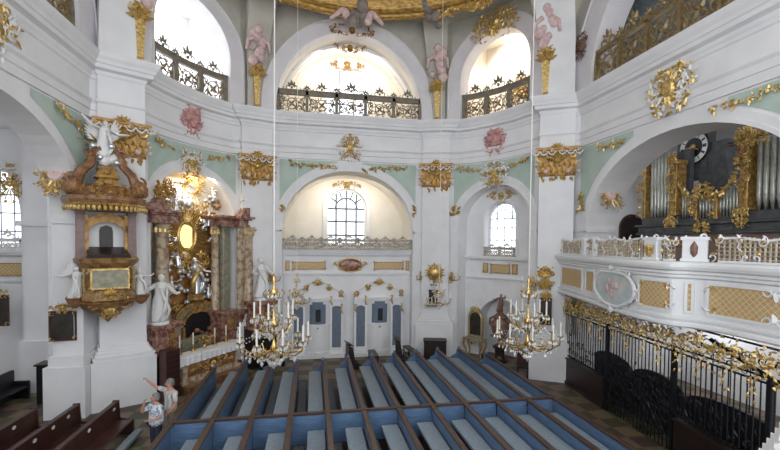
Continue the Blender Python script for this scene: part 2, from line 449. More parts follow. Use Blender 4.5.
# impost bands on the piers' flanks and the bay jambs
def impost(mb, bay, u0, u1, z=6.2, w=.0):
    for a, b, zz0, zz1 in ((.05,0,-.10,-.04),(.09,0,-.04,.06)):
        q = [bay.P(u0,w,0), bay.P(u1,w,0), bay.P(u1,w+a,0), bay.P(u0,w+a,0)]
        mb.prismz([p[:2] for p in q], z+zz0, z+zz1)
mb = MB()
for b in (BACK,):
    impost(mb, b, -3.75, -3.18); impost(mb, b, 3.18, 3.75)
for b in (BLEFT, BRIGHT):
    impost(mb, b, -2.32, -2.0); impost(mb, b, 2.02, 2.32)
for b, d in ((LEFT,-.8),(RIGHT,-1.3)):
    for s in (-1, 1):
        mb.prismz([b.P(u,w,0)[:2] for u, w in ((s*3.68,.16),(s*3.68,d-.2),(s*4.8,d-.2),(s*4.8,.16))], 0, 1.62)
        mb.prismz([b.P(u,w,0)[:2] for u, w in ((s*3.76,.08),(s*3.76,d-.1),(s*4.8,d-.1),(s*4.8,.08))], 1.62, 1.95)
        impost(mb, b, min(s*3.85,s*4.9), max(s*3.85,s*4.9))
        q = [b.P(s*3.85,.08,0), b.P(s*3.85,d,0), b.P(s*3.77,d,0), b.P(s*3.77,.08,0)]
        mb.prismz([p[:2] for p in q], 6.10, 6.26)
struct(mb, 'trim_21', M['white'])

# ---- back bay: lower wall, ledge, gallery niche, upper niche
mb = MB(); wall_sheet(mb, BACK, -.45, -3.3, 3.3, 0, 5.2, []); w = struct(mb, 'wall_back_lower', M['white'])
mb = MB()
for w0, z0, z1 in ((-.14,5.16,5.26),(-.2,5.08,5.16),(-.28,4.98,5.08),(-.36,3.98,4.04),(-.32,4.04,4.08)):
    mb.prismz([BACK.P(u,v,0)[:2] for u, v in ((-3.18,-.6),(3.18,-.6),(3.18,w0),(-3.18,w0))], z0, z1)
mb.prismz([BACK.P(u,v,0)[:2] for u, v in ((-3.18,-2.3),(3.18,-2.3),(3.18,-.6),(-3.18,-.6))], 5.0, 5.26)
mb.build('gallery_ledge', M['white'], w)
opw = Op(.05, 1.08, 5.5, 7.45, 1.05)
mb = MB(); reveal(mb, BACK, Op(0,3.18,5.26,6.2,2.86), -.45, -2.3); wall_sheet(mb, BACK, -2.3, -3.3, 3.3, 5.2, 9.2, [opw]); reveal(mb, BACK, opw, -2.3, -2.7)
struct(mb, 'wall_gallery_niche', M['cream'])
mb = MB(); band(mb, BACK, opw, .02, .2, -2.3, -2.22); struct(mb, 'trim_22', M['white'])
opuw = Op(.05, 1.25, 12.3, 14.75, .35)
mb = MB(); reveal(mb, BACK, opup, -.5, -2.6); wall_sheet(mb, BACK, -2.6, -3.7, 3.7, 11.5, 16, [opuw]); reveal(mb, BACK, opuw, -2.6, -2.9)
struct(mb, 'wall_lunette_niche', M['cream'])
mb = MB(); band(mb, BACK, opup, -.16, -.02, -1.1, -1.0, 11.6); band(mb, BACK, opup, -.10, -.02, -1.9, -1.8, 11.6); struct(mb, 'trim_23', M['white'])

# ---- back right bay: shallow niche with window, low niche below
opdw = Op(-.08, .82, 5.1, 6.85, .82)
oplo = Op(.0, 1.15, 0, 1.75, 1.15)
mb = MB(); wall_sheet(mb, BRIGHT, -.7, -2.05, 2.05, 0, 8.8, [oplo, opdw]); reveal(mb, BRIGHT, opdw, -.7, -1.2); reveal(mb, BRIGHT, oplo, -.7, -1.5, False)
wall_sheet(mb, BRIGHT, -1.5, -1.3, 1.3, 0, 3.1, [])
wn = struct(mb, 'wall_window_niche', M['white'])
mb = MB(); band(mb, BRIGHT, opdw, .03, .18, -.7, -.62); band(mb, BRIGHT, oplo, 0, .09, -.7, -.67)
for w0, z0, z1 in ((-.5,4.92,5.0),(-.56,4.85,4.92),(-.62,3.9,3.96)):
    mb.prismz([BRIGHT.P(u,v,0)[:2] for u, v in ((-1.86,-.75),(0,-.75),(1.96,-.75),(1.96,w0),(0,w0),(-1.86,w0))], z0, z1)
struct(mb, 'trim_24', M['white'])
opdu = Op(1.5, .75, 12.5, 14.0, .75)
for nm, B, mm in (('wall_lunette_room', BRIGHT, 'cream'), ('wall_lunette_chamber', BLEFT, 'white')):
    mb = MB(); 
    for s in ((-1, 1) if B is BRIGHT else (1,)):
        mb.add([B.Pf(s*2.4,-.9,11.6), B.Pf(s*2.4,-3.4,11.6), B.Pf(s*2.4,-3.4,16.4), B.Pf(s*2.4,-.9,16.4)], [(0,1,2,3)])
    mb.add([B.Pf(-2.4,-.9,16.4), B.Pf(2.4,-.9,16.4), B.Pf(2.4,-3.4,16.4), B.Pf(-2.4,-3.4,16.4)], [(0,1,2,3)])
    mb.add([B.Pf(-2.4,-.9,11.6), B.Pf(2.4,-.9,11.6), B.Pf(2.4,-3.4,11.6), B.Pf(-2.4,-3.4,11.6)], [(0,1,2,3)])
    wall_sheet(mb, B, -3.4, -2.4, 2.4, 11.5, 16.4, [opdu] if B is BRIGHT else [Op(0,1.9,11.7,14.2,1.9)], True)
    struct(mb, nm, M[mm])

# ---- back left bay: altar niche with a high window
opaw = Op(.3, .75, 7.3, 7.7, .40)
opgl = Op(.62, .5, 5.3, 6.0, .4)
mb = MB(); wall_sheet(mb, BLEFT, -.9, -2.2, 2.2, 0, 8.8, [opaw, opgl]); reveal(mb, BLEFT, opaw, -.9, -1.2); reveal(mb, BLEFT, opgl, -.9, -1.2)
struct(mb, 'wall_altar_niche', M['white'])

# ---- through the left arch: side chapel wall with its own pilaster and window
CH = Bay(-10.3, 17.3, 1, 0, 3)
opc = Op(-1.3, 1.05, 0, 6.2, 2.3); opcw = Op(-1.42, .95, 5.3, 7.3, .95)
mb = MB(); wall_sheet(mb, CH, 0, -4.5, 1.9, 0, 11, [opc]); reveal(mb, CH, opc, 0, -.5, False); wall_sheet(mb, CH, -.5, -4, .2, 0, 9, [opcw]); reveal(mb, CH, opcw, -.5, -.9)
mb.prismz([CH.P(u,v,0)[:2] for u, v in ((.0,0),(.78,0),(.78,.35),(.0,.35))], 0, 11)
mb.prismz([CH.P(u,v,0)[:2] for u, v in ((-.1,0),(.82,0),(.82,.48),(-.1,.48))], 0, 1.9)
mb.prismz([CH.P(u,v,0)[:2] for u, v in ((-.2,0),(.84,0),(.84,.44),(-.2,.44))], 6.08, 6.26)
band(mb, CH, opc, 0, .2, 0, .04)
for w0, z0, z1 in ((-.25,5.0,5.1),(-.35,4.0,4.06)):
    mb.prismz([CH.P(u,v,0)[:2] for u, v in ((-2.35,-.5),(-.25,-.5),(-.25,w0),(-2.35,w0))], z0, z1)
struct(mb, 'wall_chapel', M['white'])
mb = MB(); mb.box(-16, -8.4, 6, 17.3, 9.6, 9.8); struct(mb, 'ceiling_chapel', M['white'])
mb = MB(); mb.box(-16.2, -16, 4, 18, 0, 9.8); mb.box(-16, -8.6, 4.5, 4.7, 0, 9.8); struct(mb, 'wall_chapel_far', M['white'])

# ---- behind the right arch: organ loft
mb = MB(); mb.box(15.2, 15.4, 3, 16, 0, 10); mb.box(11.9, 15.4, 14.75, 14.95, 0, 10); mb.box(11.9,15.4,5.0,5.2,0,10); struct(mb, 'wall_loft', M['white'])
mb = MB(); mb.box(11.9, 15.4, 5, 15, 9.6, 9.8); struct(mb, 'ceiling_loft', M['white'])
# upper recess behind the right and left lunettes
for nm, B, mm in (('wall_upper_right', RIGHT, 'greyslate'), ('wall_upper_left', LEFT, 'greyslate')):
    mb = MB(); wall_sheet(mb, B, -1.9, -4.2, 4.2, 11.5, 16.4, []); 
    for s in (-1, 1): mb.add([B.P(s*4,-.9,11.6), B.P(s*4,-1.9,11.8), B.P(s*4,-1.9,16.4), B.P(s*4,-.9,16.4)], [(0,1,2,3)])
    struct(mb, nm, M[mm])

# ---- front side, behind and below the camera: the gallery wall, kept low to darken the floor, left open above for world light
mb = MB(); mb.box(-8, 11.5, -1.2, -1.0, 0, 4.2); struct(mb, 'wall_front', M['white'])

# ---- ring and dome
def ell(z, r, n=72, sx=.94): return [(CX+r*sx*cos(2*PI*k/n), CY+r*sin(2*PI*k/n), z) for k in range(n)]
mb = MB(); mb.loft([ell(16.6,8.6), ell(16.05,8.55), ell(15.85,8.42), ell(15.82,8.3), ell(15.9,8.2), ell(16.0,8.16), ell(16.0,8.0), ell(15.92,7.95), ell(16.0,7.8), ell(16.3,7.66), ell(16.3,7.6), ell(16.5,7.55), ell(16.6,7.3)], caps=False)
struct(mb, 'trim_30', M['ringgold'], smooth=False)
mb = MB(); rr = [ell(16.5+3.0*sin(PI/2*i/8), 7.6*cos(PI/2*i/8)+.02) for i in range(9)]; mb.loft(rr, caps=False); struct(mb, 'ceiling', M['fresco'], smooth=True)
mb = MB()
mb.loft([ell(16.5,8.3,72), [(CX+13*cos(2*PI*k/72), CY+13*sin(2*PI*k/72), 16.75) for k in range(72)]], caps=False); struct(mb, 'ceiling_edge', M['olive'])
# ------------------------------------------------------------------ windows
def window(nm, bay, o, w, bars_v, bars_h, glass='glass', flat=False, arcs=True, th=.035):
    wroot = MB(); n = 24
    band(wroot, bay, Op(o.uc, o.hw-.09, o.z0, o.sp, o.rise-.09), 0, .10, w-.04, w+.05, o.z0, flat)
    f = struct(wroot, nm, M['whitewood'])
    m = MB()
    for du in bars_v:
        m.tube([bay.P(o.uc+du, w, o.z0, flat), bay.P(o.uc+du, w, o.top(o.uc+du)-.03, flat)], th, 4)
    for z in bars_h:
        h = o.hw if z < o.sp else o.hw*math.sqrt(max(0, 1-((z-o.sp)/o.rise)**2))
        m.tube([bay.P(o.uc-h, w, z, flat), bay.P(o.uc+h, w, z, flat)], th, 4)
    if arcs:
        a = Op(o.uc, o.hw*.55, o.z0, o.sp, o.rise*.55)
        m.tube([bay.P(u, w, a.top(u), flat) for u in a.us(16)], th*.9, 4)
        for k in (-1,-.4,.4,1):
            t = PI/2+k*.95
            m.tube([bay.P(o.uc+a.hw*cos(t), w, o.sp+a.rise*sin(t), flat), bay.P(o.uc+o.hw*cos(t), w, o.sp+o.rise*sin(t), flat)], th*.8, 4)
    if m.v: m.build('glazing_bars', M['greyslate'], f)
    g = MB(); us = o.us(n)
    g.add([bay.P(u, w-.02, o.top(u), flat) for u in us]+[bay.P(u, w-.02, o.z0, flat) for u in reversed(us)], [tuple(range(2*n+2))])
    g.build('glass', M[glass], f)
    return f
window('window_1', BACK, opw, -2.6, (-.55,0,.55), (6.0,6.75,7.45), th=.05)
window('window_2', BACK, opuw, -2.85, (-.4,.4), (13.2,14.0), arcs=False, th=.03)
window('window_3', BRIGHT, opdw, -1.1, (-.4,0,.4), (5.8,6.4,6.85), th=.022)
window('window_4', BRIGHT, opdu, -3.35, (0,), (13.3,14.0), flat=True, th=.03, arcs=False)
window('window_5', BLEFT, opaw, -1.1, (-.2,.2), (7.5,), arcs=False, th=.02)
window('window_6', BLEFT, opgl, -1.1, (), (), 'yellowglass', arcs=False)
window('window_7', CH, opcw, -.8, (-.45,0,.45), (5.9,6.6,7.3), th=.025)
window('window_8', BLEFT, Op(0,1.9,11.7,14.2,1.9), -3.35, (), (), flat=True, arcs=False)

# ------------------------------------------------------------------ carved ornament
def carve(W, H, seed, dens=1., th=.03, sym=True, boss=True, y=0.):
    """a rocaille cartouche W wide and H high, centred on x = z = 0"""
    r = random.Random(seed); mb = MB()
    if boss:
        mb.ball((0, y-.05, 0), .15*min(W,H), 8, sz=1.25, sy=.6)
        for k in range(9):
            a = PI*(.1+.8*k/8); mb.leaf(0, -.04*H, a, .30*H*(1+.2*sin(a)), .09*W, y-.03)
        for k in range(5):
            a = -PI*(.2+.6*k/4); mb.leaf(0, -.08*H, a, .36*H, .09*W, y-.02)
    n = int(13*dens)
    for i in range(n):
        while True:
            x, z = r.uniform(.06,.5), r.uniform(-.5,.5)
            if x*x+z*z < .24: break
        x *= W; z *= H; m = min(W, H)
        a0 = r.uniform(0, 2*PI); tr = r.choice((-1,1))*r.uniform(3.2,5.5); ra = m*r.uniform(.07,.14)
        an = r.uniform(0, 2*PI); L = m*r.uniform(.18,.34)
        for s in ((1,-1) if sym else (1,)):
            if i % 3 != 2:
                mb.scroll(s*x, z, ra, a0 if s > 0 else PI-a0, tr*s, th*r.uniform(.8,1.3), y-.03)
            for k in range(3):
                aa = an+k*.9; dx = .12*m*cos(k*2.1+i); dz = .12*m*sin(k*2.1+i)
                mb.leaf(s*(x+dx), z+dz, aa if s > 0 else PI-aa, L*.62, L*.24, y-.02)
    return mb
def garland(pts, seed, size=.12, dens=7):
    """leafy festoon along points (x, z)"""
    r = random.Random(seed); mb = MB()
    for (x0,z0), (x1,z1) in zip(pts, pts[1:]):
        L = math.hypot(x1-x0, z1-z0); n = max(2, int(L*dens))
        for i in range(n):
            t = i/n; x, z = x0+(x1-x0)*t, z0+(z1-z0)*t
            g = size*(.7+.6*abs(sin(9*t+seed)))
            for k in range(3):
                mb.leaf(x+r.uniform(-.5,.5)*g, z+r.uniform(-.4,.4)*g, r.uniform(0,2*PI), g*1.1, g*.5)
            if i % 2 == 0: mb.ball((x, -.04, z), g*.28, 6)
            if i % 3 == 0: mb.scroll(x, z, g*.7, r.uniform(0,6), r.choice((-4,4)), .02)
    return mb
def hang(mb, nm, m, label, cat, bay, u, w, z, group=None):
    return solo(mb, nm, M[m], label, cat, bay.P(u,w,z), bay.rot(u), group)

# gilded capitals, one on each pier
def capital(k, label):
    (cx, cy), (nx, ny) = PIERS[k]
    t = thing('gilded_capital', label, 'capital', (*rel(cx,cy), 8.4), math.atan2(nx, -ny))
    b = MB()
    b.loft([[(-x,-y,z),(x,-y,z),(x,.06,z),(-x,.06,z)] for x, y, z in ((.69,.03,0),(.70,.06,.06),(.68,.04,.1),(.69,.06,.4),(.72,.12,.75),(.77,.16,.9),(.81,.2,.95),(.81,.2,1.02),(.84,.24,1.05),(.84,.24,1.14))])
    b.build('bell', M['ochre'], t)
    r = random.Random(k); f = MB()
    for row, z0, L in ((0,.05,.42),(1,.3,.42)):
        for i in range(7 if row == 0 else 6):
            x = -.62+1.24*(i+.5*row)/6 if row else -.63+1.26*i/6
            f.leaf(x, z0, PI/2+r.uniform(-.1,.1), L, .26, .02, .16)
    for s in (-1, 1):
        f.scroll(s*.62, .82, .22, PI/2-s*PI/2+PI*.5, s*5.2, .05, -.16)
        f.scroll(s*.26, .80, .15, PI*.5, -s*5, .04, -.14)
        f.scroll(s*.80, .45, .14, PI*.5, s*4.5, .035, -.1)
    for i in range(7): f.leaf(0, .62, PI*(.08+.84*i/6), .42, .16, -.14, .1)
    f.ball((0,-.2,.62), .13, 8); f.ball((0,-.12,1.15), .13, 8, sz=1.3)
    for i in range(5): f.leaf(0, 1.05, PI*(.2+.6*i/4), .3, .12, -.2)
    for i in range(12): f.leaf(r.uniform(-.6,.6), r.uniform(-.1,.05), -PI/2+r.uniform(-.6,.6), .2, .1, -.02)
    f.build('foliage', M['gold'], t)
    g = MB()
    for s in (-1, 1):
        g.ball((s*.42,-.2,.18), .10, 7); g.ball((s*.78,-.18,.16), .08, 7)
    g.build('rosette', M['palepink'], t)
    h = MB()
    for s in (-1, 1):
        for q in range(3):
            x = s*(.2+.3*q)
            h.tube([(x-.15,-.25,.98),(x-.08,-.3,.86),(x,-.31,.82),(x+.08,-.3,.86),(x+.15,-.25,.98)], [.02,.03,.04,.03,.02], 5)
            h.scroll(x, .98, .08, 0, 5, .018, -.24)
    h.build('festoon', M['statue'], t)
    return t
capital(0, 'gilded capital above the pulpit canopy, hung with white festoons')
capital(1, 'gilded capital on the pier between the golden side altar and the blue-curtained bay')
capital(2, 'gilded capital on the pier with the gold sunburst and candles')
capital(3, 'gilded capital on the pier where the organ gallery begins')

# cartouches on the entablature and arch crowns
def crest(bay, u, z, label, W=1.0, H=1.5, seed=1, w=.1):
    t = thing('gilded_cartouche', label, 'ornament', bay.P(u,w,z), bay.rot(u))
    carve(W, H*.75, seed, 1.1).build('gold_shell', M['gold'], t)
    m = carve(W*1.05, H, seed+50, .8, .035, boss=False); m.build('white_scrollwork', M['statue'], t)
    return t
crest(BACK, 0, 10.2, 'gold and white cartouche on the entablature above the large arched gallery window', .95, 1.6, 3)
crest(RIGHT, -.1, 10.35, 'large gold shell cartouche with white scrolls above the organ arch', 1.5, 2.0, 5)
crest(LEFT, .2, 10.6, 'gold scroll cartouche on the cornice over the tall arch by the pulpit', 1.4, 2.0, 6)
crest(BLEFT, 0, 8.75, 'gilded cartouche crowning the arch over the side altar', 1.15, 1.25, 7)
crest(BRIGHT, 0, 8.85, 'gilded cartouche crowning the arch over the small window with a white balustrade', 1.15, 1.25, 8)
def pinkcart(bay, z, label, seed):
    m = carve(.95, 1.45, seed, 1.6, .06); 
    for i in range(5): m.ball((-.2+.1*i, -.08, .3*sin(i*2)), .16, 7)
    return hang(m, 'pink_stucco_relief', 'pink', label, 'relief', bay, 0, .09, z)
pinkcart(BLEFT, 10.6, 'pink stucco relief on the frieze above the side altar', 11)
pinkcart(BRIGHT, 10.55, 'pink stucco relief on the frieze above the small arched window', 12)
m = carve(1.5, .5, 21, 1.3, .03); hang(m, 'gilded_spray', 'gold', 'gilded spray over the arched window of the open gallery', 'ornament', BACK, .05, -2.25, 8.72)
m = carve(1.5, .55, 22, 1.2, .03); hang(m, 'gilded_spray', 'gold', 'gilded spray over the small arched window in the niche', 'ornament', BRIGHT, -.05, -.66, 7.95)
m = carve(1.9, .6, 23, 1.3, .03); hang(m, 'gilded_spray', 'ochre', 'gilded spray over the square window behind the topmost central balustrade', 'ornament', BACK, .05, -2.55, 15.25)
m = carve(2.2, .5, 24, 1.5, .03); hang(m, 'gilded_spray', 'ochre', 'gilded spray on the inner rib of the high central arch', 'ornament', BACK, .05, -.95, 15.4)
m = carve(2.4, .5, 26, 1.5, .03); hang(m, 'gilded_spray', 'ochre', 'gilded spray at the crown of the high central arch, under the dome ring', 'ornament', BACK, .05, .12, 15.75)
m = carve(2.4, 1.2, 25, 1.6, .05); hang(m, 'gilded_spray', 'gold', 'large gold shell spray at the head of the bright lunette beside the high central arch', 'ornament', BRIGHT, 0, .32, 15.65)
m = carve(1.5, 1.1, 27, 1.3, .04); o = hang(m, 'gilded_spray', 'gold', 'gold spray seen inside the lunette above the small window bay', 'ornament', BRIGHT, -.3, -2.85, 13.75)
# garlands on the green fields
GL = 'gilded garlands on the green fields'
def gar(bay, pts, label, seed, size=.13):
    u0, z0 = pts[0]
    off = [(u-u0, z-z0) for u, z in pts]
    mb = garland(off, seed, size)
    if bay.sag:
        P0 = bay.P(u0, .075, z0); c, s_ = bay.u, bay.w
        rr = bay.rot(u0); cr, sr = cos(rr), sin(rr); nv = []
        for x, y, z in mb.v:
            p = bay.P(u0+x, .075-y, z0+z); dx, dy = p[0]-P0[0], p[1]-P0[1]
            nv.append((dx*cr+dy*sr, -dx*sr+dy*cr, z))
        mb.v = nv
    return hang(mb, 'gilded_garland', 'gold', label, 'garland', bay, u0, .075, z0, GL)
gar(BACK, [(-.7,9.15),(-1.6,9.25),(-2.9,9.3)], 'gilded garland on the green field where the large gallery arch meets the altar-side pier', 31)
gar(BACK, [(.7,9.15),(1.6,9.25),(2.9,9.3)], 'gilded garland on the green field between the large gallery arch and the sunburst pier', 32)
gar(BACK, [(-3.2,7.3),(-3.2,6.9)], 'small gilded drop at the foot of the green field beside the altar-side pier', 33, .2)
gar(BACK, [(3.2,7.3),(3.2,6.9)], 'small gilded drop at the foot of the green field beside the sunburst pier', 34, .2)
gar(BRIGHT, [(-.85,9.15),(-1.9,9.35)], 'gilded garland over the small window arch, towards the sunburst pier', 35)
gar(BRIGHT, [(.85,9.15),(1.9,9.35)], 'gilded garland over the small window arch, towards the organ pier', 36)
gar(BRIGHT, [(-2.0,7.4),(-2.0,6.9)], 'small gilded drop beside the small window arch, under the sunburst pier capital', 37, .2)
gar(BLEFT, [(-.85,9.15),(-1.9,9.35)], 'gilded garland over the side altar arch, towards the pulpit', 38)
gar(BLEFT, [(.85,9.15),(1.9,9.35)], 'gilded garland over the side altar arch, away from the pulpit', 39)
gar(RIGHT, [(-2.0,9.2),(-3.4,9.3)], 'gilded garland over the near shoulder of the organ arch next to the pier', 40)
gar(RIGHT, [(1.2,9.3),(2.0,9.25),(3.0,9.3)], 'gilded garland over the far shoulder of the organ arch', 41, .12)
gar(RIGHT, [(-4.15,7.6),(-4.15,7.0)], 'small gilded drop beside the foot of the organ arch', 42, .2)
gar(LEFT, [(2.6,9.35),(4.1,9.05)], 'gilded garland on the green field between the arch and the pulpit canopy', 43)
def soffit(bay, u, w, z, label, seed, size, rz, tilt=.5):
    m = carve(.9, 1.6, seed, 1.3, .035); t = thing('soffit_ornament', label, 'ornament', bay.P(u,w,z), rz)
    t.rotation_euler = (tilt, 0, rz)
    m.build('gilt_leaves', M['gold'], t)
    q = MB(); q.lathe([(.001,-.09),(.2,-.075),(.24,-.03),(.15,.02)], 12); q.v = [(x, z*1.4, y*1.3) for x, y, z in q.v]; q.build('pink_medallion', M['palepink'], t)
soffit(RIGHT, -3.42, -.6, 7.6, 'gold and pink ornament on the underside of the organ arch', 51, 1, RIGHT.rz+PI/2, -.35)
soffit(LEFT, 3.42, -.4, 7.6, 'gold and pink medallion ornament on the underside of the arch by the pulpit', 52, 1, LEFT.rz-PI/2, -.35)
m = carve(.6, 1.5, 53, 1.2, .04); hang(m, 'gilded_spray', 'gold', 'gilded spray along the side chapel arch', 'ornament', CH, -.55, .06, 7.6)
m = carve(.75, 1.2, 54, 1.2, .035); solo(m, 'stucco_spider_ornament', M['bronze'], 'dark red stucco rosette on the white rib beside the gilded upper balustrade', 'ornament', RIGHT.P(-4.35,.09,13.5), RIGHT.rz)

# gilded herms with pink putti between the lunettes
def herm(k, label, tw=0.):
    (cx, cy), (nx, ny) = PIERS[k]
    q = tw
    t = thing('gilded_herm', label, 'ornament', (*rel(cx-nx*.08-ny*q, cy-ny*.08+nx*q), 11.75), math.atan2(nx,-ny))
    b = MB(); b.loft([[(-x,-y,z),(x,-y,z),(x,.1,z),(-x,.1,z)] for x, y, z in ((.08,.06,0),(.12,.1,.06),(.09,.08,.12),(.14,.10,1.0),(.19,.14,1.7),(.22,.2,1.8),(.16,.2,1.9))])
    for i in range(7): b.leaf(0, 1.4, PI*(.05+.9*i/6), .45, .2, -.14)
    for s in (-1,1): b.scroll(s*.25, 1.75, .18, PI/2, s*5, .05, -.2)
    b.build('tapered_shaft', M['gold'], t)
    p = MB(); r = random.Random(k)
    for i in range(9): p.ball((r.uniform(-.28,.28), -.2-.05*i/9, 2.0+.15*i), r.uniform(.15,.26), 7)
    p.ball((0,-.35,3.35), .2, 8)
    for s in (-1,1): p.tube([(s*.15,-.3,3.0),(s*.45,-.35,2.8),(s*.5,-.3,2.4)], [.12,.09,.06], 6)
    p.build('putto', M['palepink'], t, True)
herm(1, 'gilded herm with a pink putto between the glaring lunette and the central high arch')
herm(2, 'gilded herm with a pink putto between the central high arch and small window lunette')
herm(3, 'gilded herm with a pink putto under the dome ring by the organ pier', -.5)
herm(0, 'gilded herm with a pink putto above the pulpit pier', .55)
# painted clouds and stucco at the dome ring
for px, py, label, sd, mm in ((1.9,18.6,'dark stucco cloud with pale putti overlapping the gold dome ring above the central arch',1,'frescocloud'),(5.2,17.9,'grey brown stucco cloud hanging over the gold dome ring',2,'frescocloud')):
    t = thing('stucco_cloud', label, 'stucco', (px,py,15.5), 0)
    r = random.Random(sd); m = MB()
    for i in range(16): m.ball((r.uniform(-.4,.4), r.uniform(-.2,.2), r.uniform(.0,1.5)), r.uniform(.2,.4), 8)
    m.build('cloud', M[mm], t, True)
    if sd == 1:
        for s in (-1,1):
            m = MB()
            for i in range(7): m.ball((s*(.5+.13*i*.5), -.1, .2+.2*i-.1*s), .2-.01*i, 7)
            m.tube([(s*.5,-.15,.6),(s*.9,-.2,.2),(s*1.2,-.1,.0)], [.14,.1,.06], 6)
            m.build('putto', M['palepink'], t, True)
r = random.Random(9)
for i, (a, label) in enumerate(((117,'gold spray on the dome ring beside the dark stucco cloud'),(60,'gold leafy spray on the dome ring next to the grey brown cloud'),(50,'gold leafy spray at the end of the dome ring over the small window lunette'))):
    m = carve(1.2, .7, 60+i, 1.5, .04)
    x, y = CX+8.5*.94*cos(rad(a)), CY+8.55*sin(rad(a))-.15
    solo(m, 'gilded_spray', M['gold'], label, 'ornament', (x*1.0, y-.2, 15.9), rad(a-90))

# ------------------------------------------------------------------ balustrades
def cellwork(mb, x0, x1, z0, z1, seed, th, y=0.):
    """openwork scrolls filling a panel"""
    W, H = x1-x0, z1-z0; xc, zc = (x0+x1)/2, (z0+z1)/2; r = random.Random(seed)
    R = min(W,H)*.26
    mb.tube([(xc+R*cos(2*PI*i/14), y, zc+R*1.25*sin(2*PI*i/14)) for i in range(15)], th, 5, False)
    for s in (-1,1):
        for q in (-1,1):
            mb.scroll(xc+s*W*.32, zc+q*H*.24, min(W*.17,H*.24), r.uniform(0,6), s*q*5.2, th, y)
            mb.scroll(xc+s*W*.16, zc+q*H*.36, min(W*.1,H*.14), r.uniform(0,6), -s*q*4.6, th*.9, y)
            mb.tube([(xc+s*R*.8, y, zc+q*R*.7),(xc+s*W*.28, y-th, zc+q*H*.1),(xc+s*W*.48, y, zc+q*H*.46)], [th,th*1.3,th*.7], 5)
            mb.leaf(xc+s*W*.4, zc+q*H*.1, r.uniform(0,6), H*.22, H*.12, y)
        mb.tube([(xc+s*W*.5, y, z0),(xc+s*W*.40, y, zc),(xc+s*W*.5, y, z1)], th, 5)
    for k in range(4): mb.leaf(xc, zc, PI/4+k*PI/2, R*1.0, R*.5, y)
    for i in range(int(W*H*40)):
        mb.scroll(r.uniform(x0+.08,x1-.08), r.uniform(z0+.08,z1-.08), r.uniform(.04,.08), r.uniform(0,6), r.choice((-5,5)), th*.8, y, 8, 4)
def cresting(mb, xs, z, h, seed, th, y=0.):
    r = random.Random(seed)
    for x, k in xs:
        g = h*k
        for s in (-1,1):
            mb.scroll(x+s*g*.30, z+g*.32, g*.30, -s*PI*.5+(0 if s>0 else PI), s*4.6, th*1.4, y)
            mb.scroll(x+s*g*.72, z+g*.14, g*.18, PI/2, -s*4.4, th*1.2, y)
            mb.leaf(x+s*g*.1, z+g*.4, PI/2-s*.5, g*.5, g*.25, y)
        mb.leaf(x, z+g*.45, PI/2, g*.6, g*.28, y); mb.ball((x,y,z+g*.3), g*.13, 6)
def bend(mb, bay, u0, w, z0):                        # lay work drawn on xz along the bay's curve; keeps local coords of a thing at (u0,w,z0)
    P0 = bay.P(u0,w,z0); rr = bay.rot(u0); cr, sr = cos(rr), sin(rr); nv = []
    for x, y, z in mb.v:
        p = bay.P(u0+x, w-y, z0+z); dx, dy = p[0]-P0[0], p[1]-P0[1]
        nv.append((dx*cr+dy*sr, -dx*sr+dy*cr, z))
    mb.v = nv; return mb
def rail_balustrade(bay, u0, u1, w, z0, h, nseg, label, cm, rm, ch=.4, seed=0, th=.022, pw=.09, crestmat=None, top_h=.10):
    uc = (u0+u1)/2; L = u1-u0
    t = thing('openwork_balustrade', label, 'balustrade', bay.P(uc,w,z0), bay.rot(uc))
    n = max(8, int(L/.25))
    b = MB()
    def bar(za, zb, yw, bow=0):
        for i in range(n):
            a, c = -L/2+L*i/n, -L/2+L*(i+1)/n
            b.box(a, c, -yw, yw, za, zb)
    bar(0, .09, .07); bend(b, bay, uc, w, z0).build('bottom_rail', M[rm], t)
    b = MB(); bar(h-top_h, h, .09); bar(h, h+.03, .12); bend(b, bay, uc, w, z0).build('top_rail', M[rm], t)
    for i in range(nseg+1):
        p = MB(); x = -L/2+L*i/nseg; x = max(-L/2+pw/2, min(L/2-pw/2, x))
        p.box(x-pw/2, x+pw/2, -.09, .09, 0, h+.02); p.box(x-pw/2-.02, x+pw/2+.02, -.11, .11, h-.02, h+.05)
        bend(p, bay, uc, w, z0).build('post', M[rm], t)
    for i in range(nseg):
        c = MB(); a = -L/2+L*i/nseg+pw/2; e = -L/2+L*(i+1)/nseg-pw/2
        cellwork(c, a, e, .09, h-top_h, seed+i, th)
        bend(c, bay, uc, w, z0).build('openwork_panel', M[cm], t)
    c = MB(); xs = []
    for i in range(nseg): xs.append((-L/2+L*(i+.5)/nseg, 1. if i == nseg//2 else .8))
    for i in range(1, nseg): xs.append((-L/2+L*i/nseg, .5))
    cresting(c, xs, h, ch, seed, th)
    bend(c, bay, uc, w, z0).build('cresting', M[crestmat or rm], t)
    return t
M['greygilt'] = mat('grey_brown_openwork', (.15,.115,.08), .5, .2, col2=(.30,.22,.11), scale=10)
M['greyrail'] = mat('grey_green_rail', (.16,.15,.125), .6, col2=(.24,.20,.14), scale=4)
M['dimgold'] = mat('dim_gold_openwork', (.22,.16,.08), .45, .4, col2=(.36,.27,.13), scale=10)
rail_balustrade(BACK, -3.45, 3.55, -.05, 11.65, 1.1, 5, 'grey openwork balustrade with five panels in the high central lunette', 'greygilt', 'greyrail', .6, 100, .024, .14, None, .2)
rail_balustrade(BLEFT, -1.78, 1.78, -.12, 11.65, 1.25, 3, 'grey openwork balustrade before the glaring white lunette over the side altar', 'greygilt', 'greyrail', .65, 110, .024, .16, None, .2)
rail_balustrade(BRIGHT, -1.78, 1.78, -.12, 11.65, 1.25, 3, 'grey openwork balustrade in the lunette above the small window bay', 'greygilt', 'greyrail', .65, 120, .024, .16, None, .2)
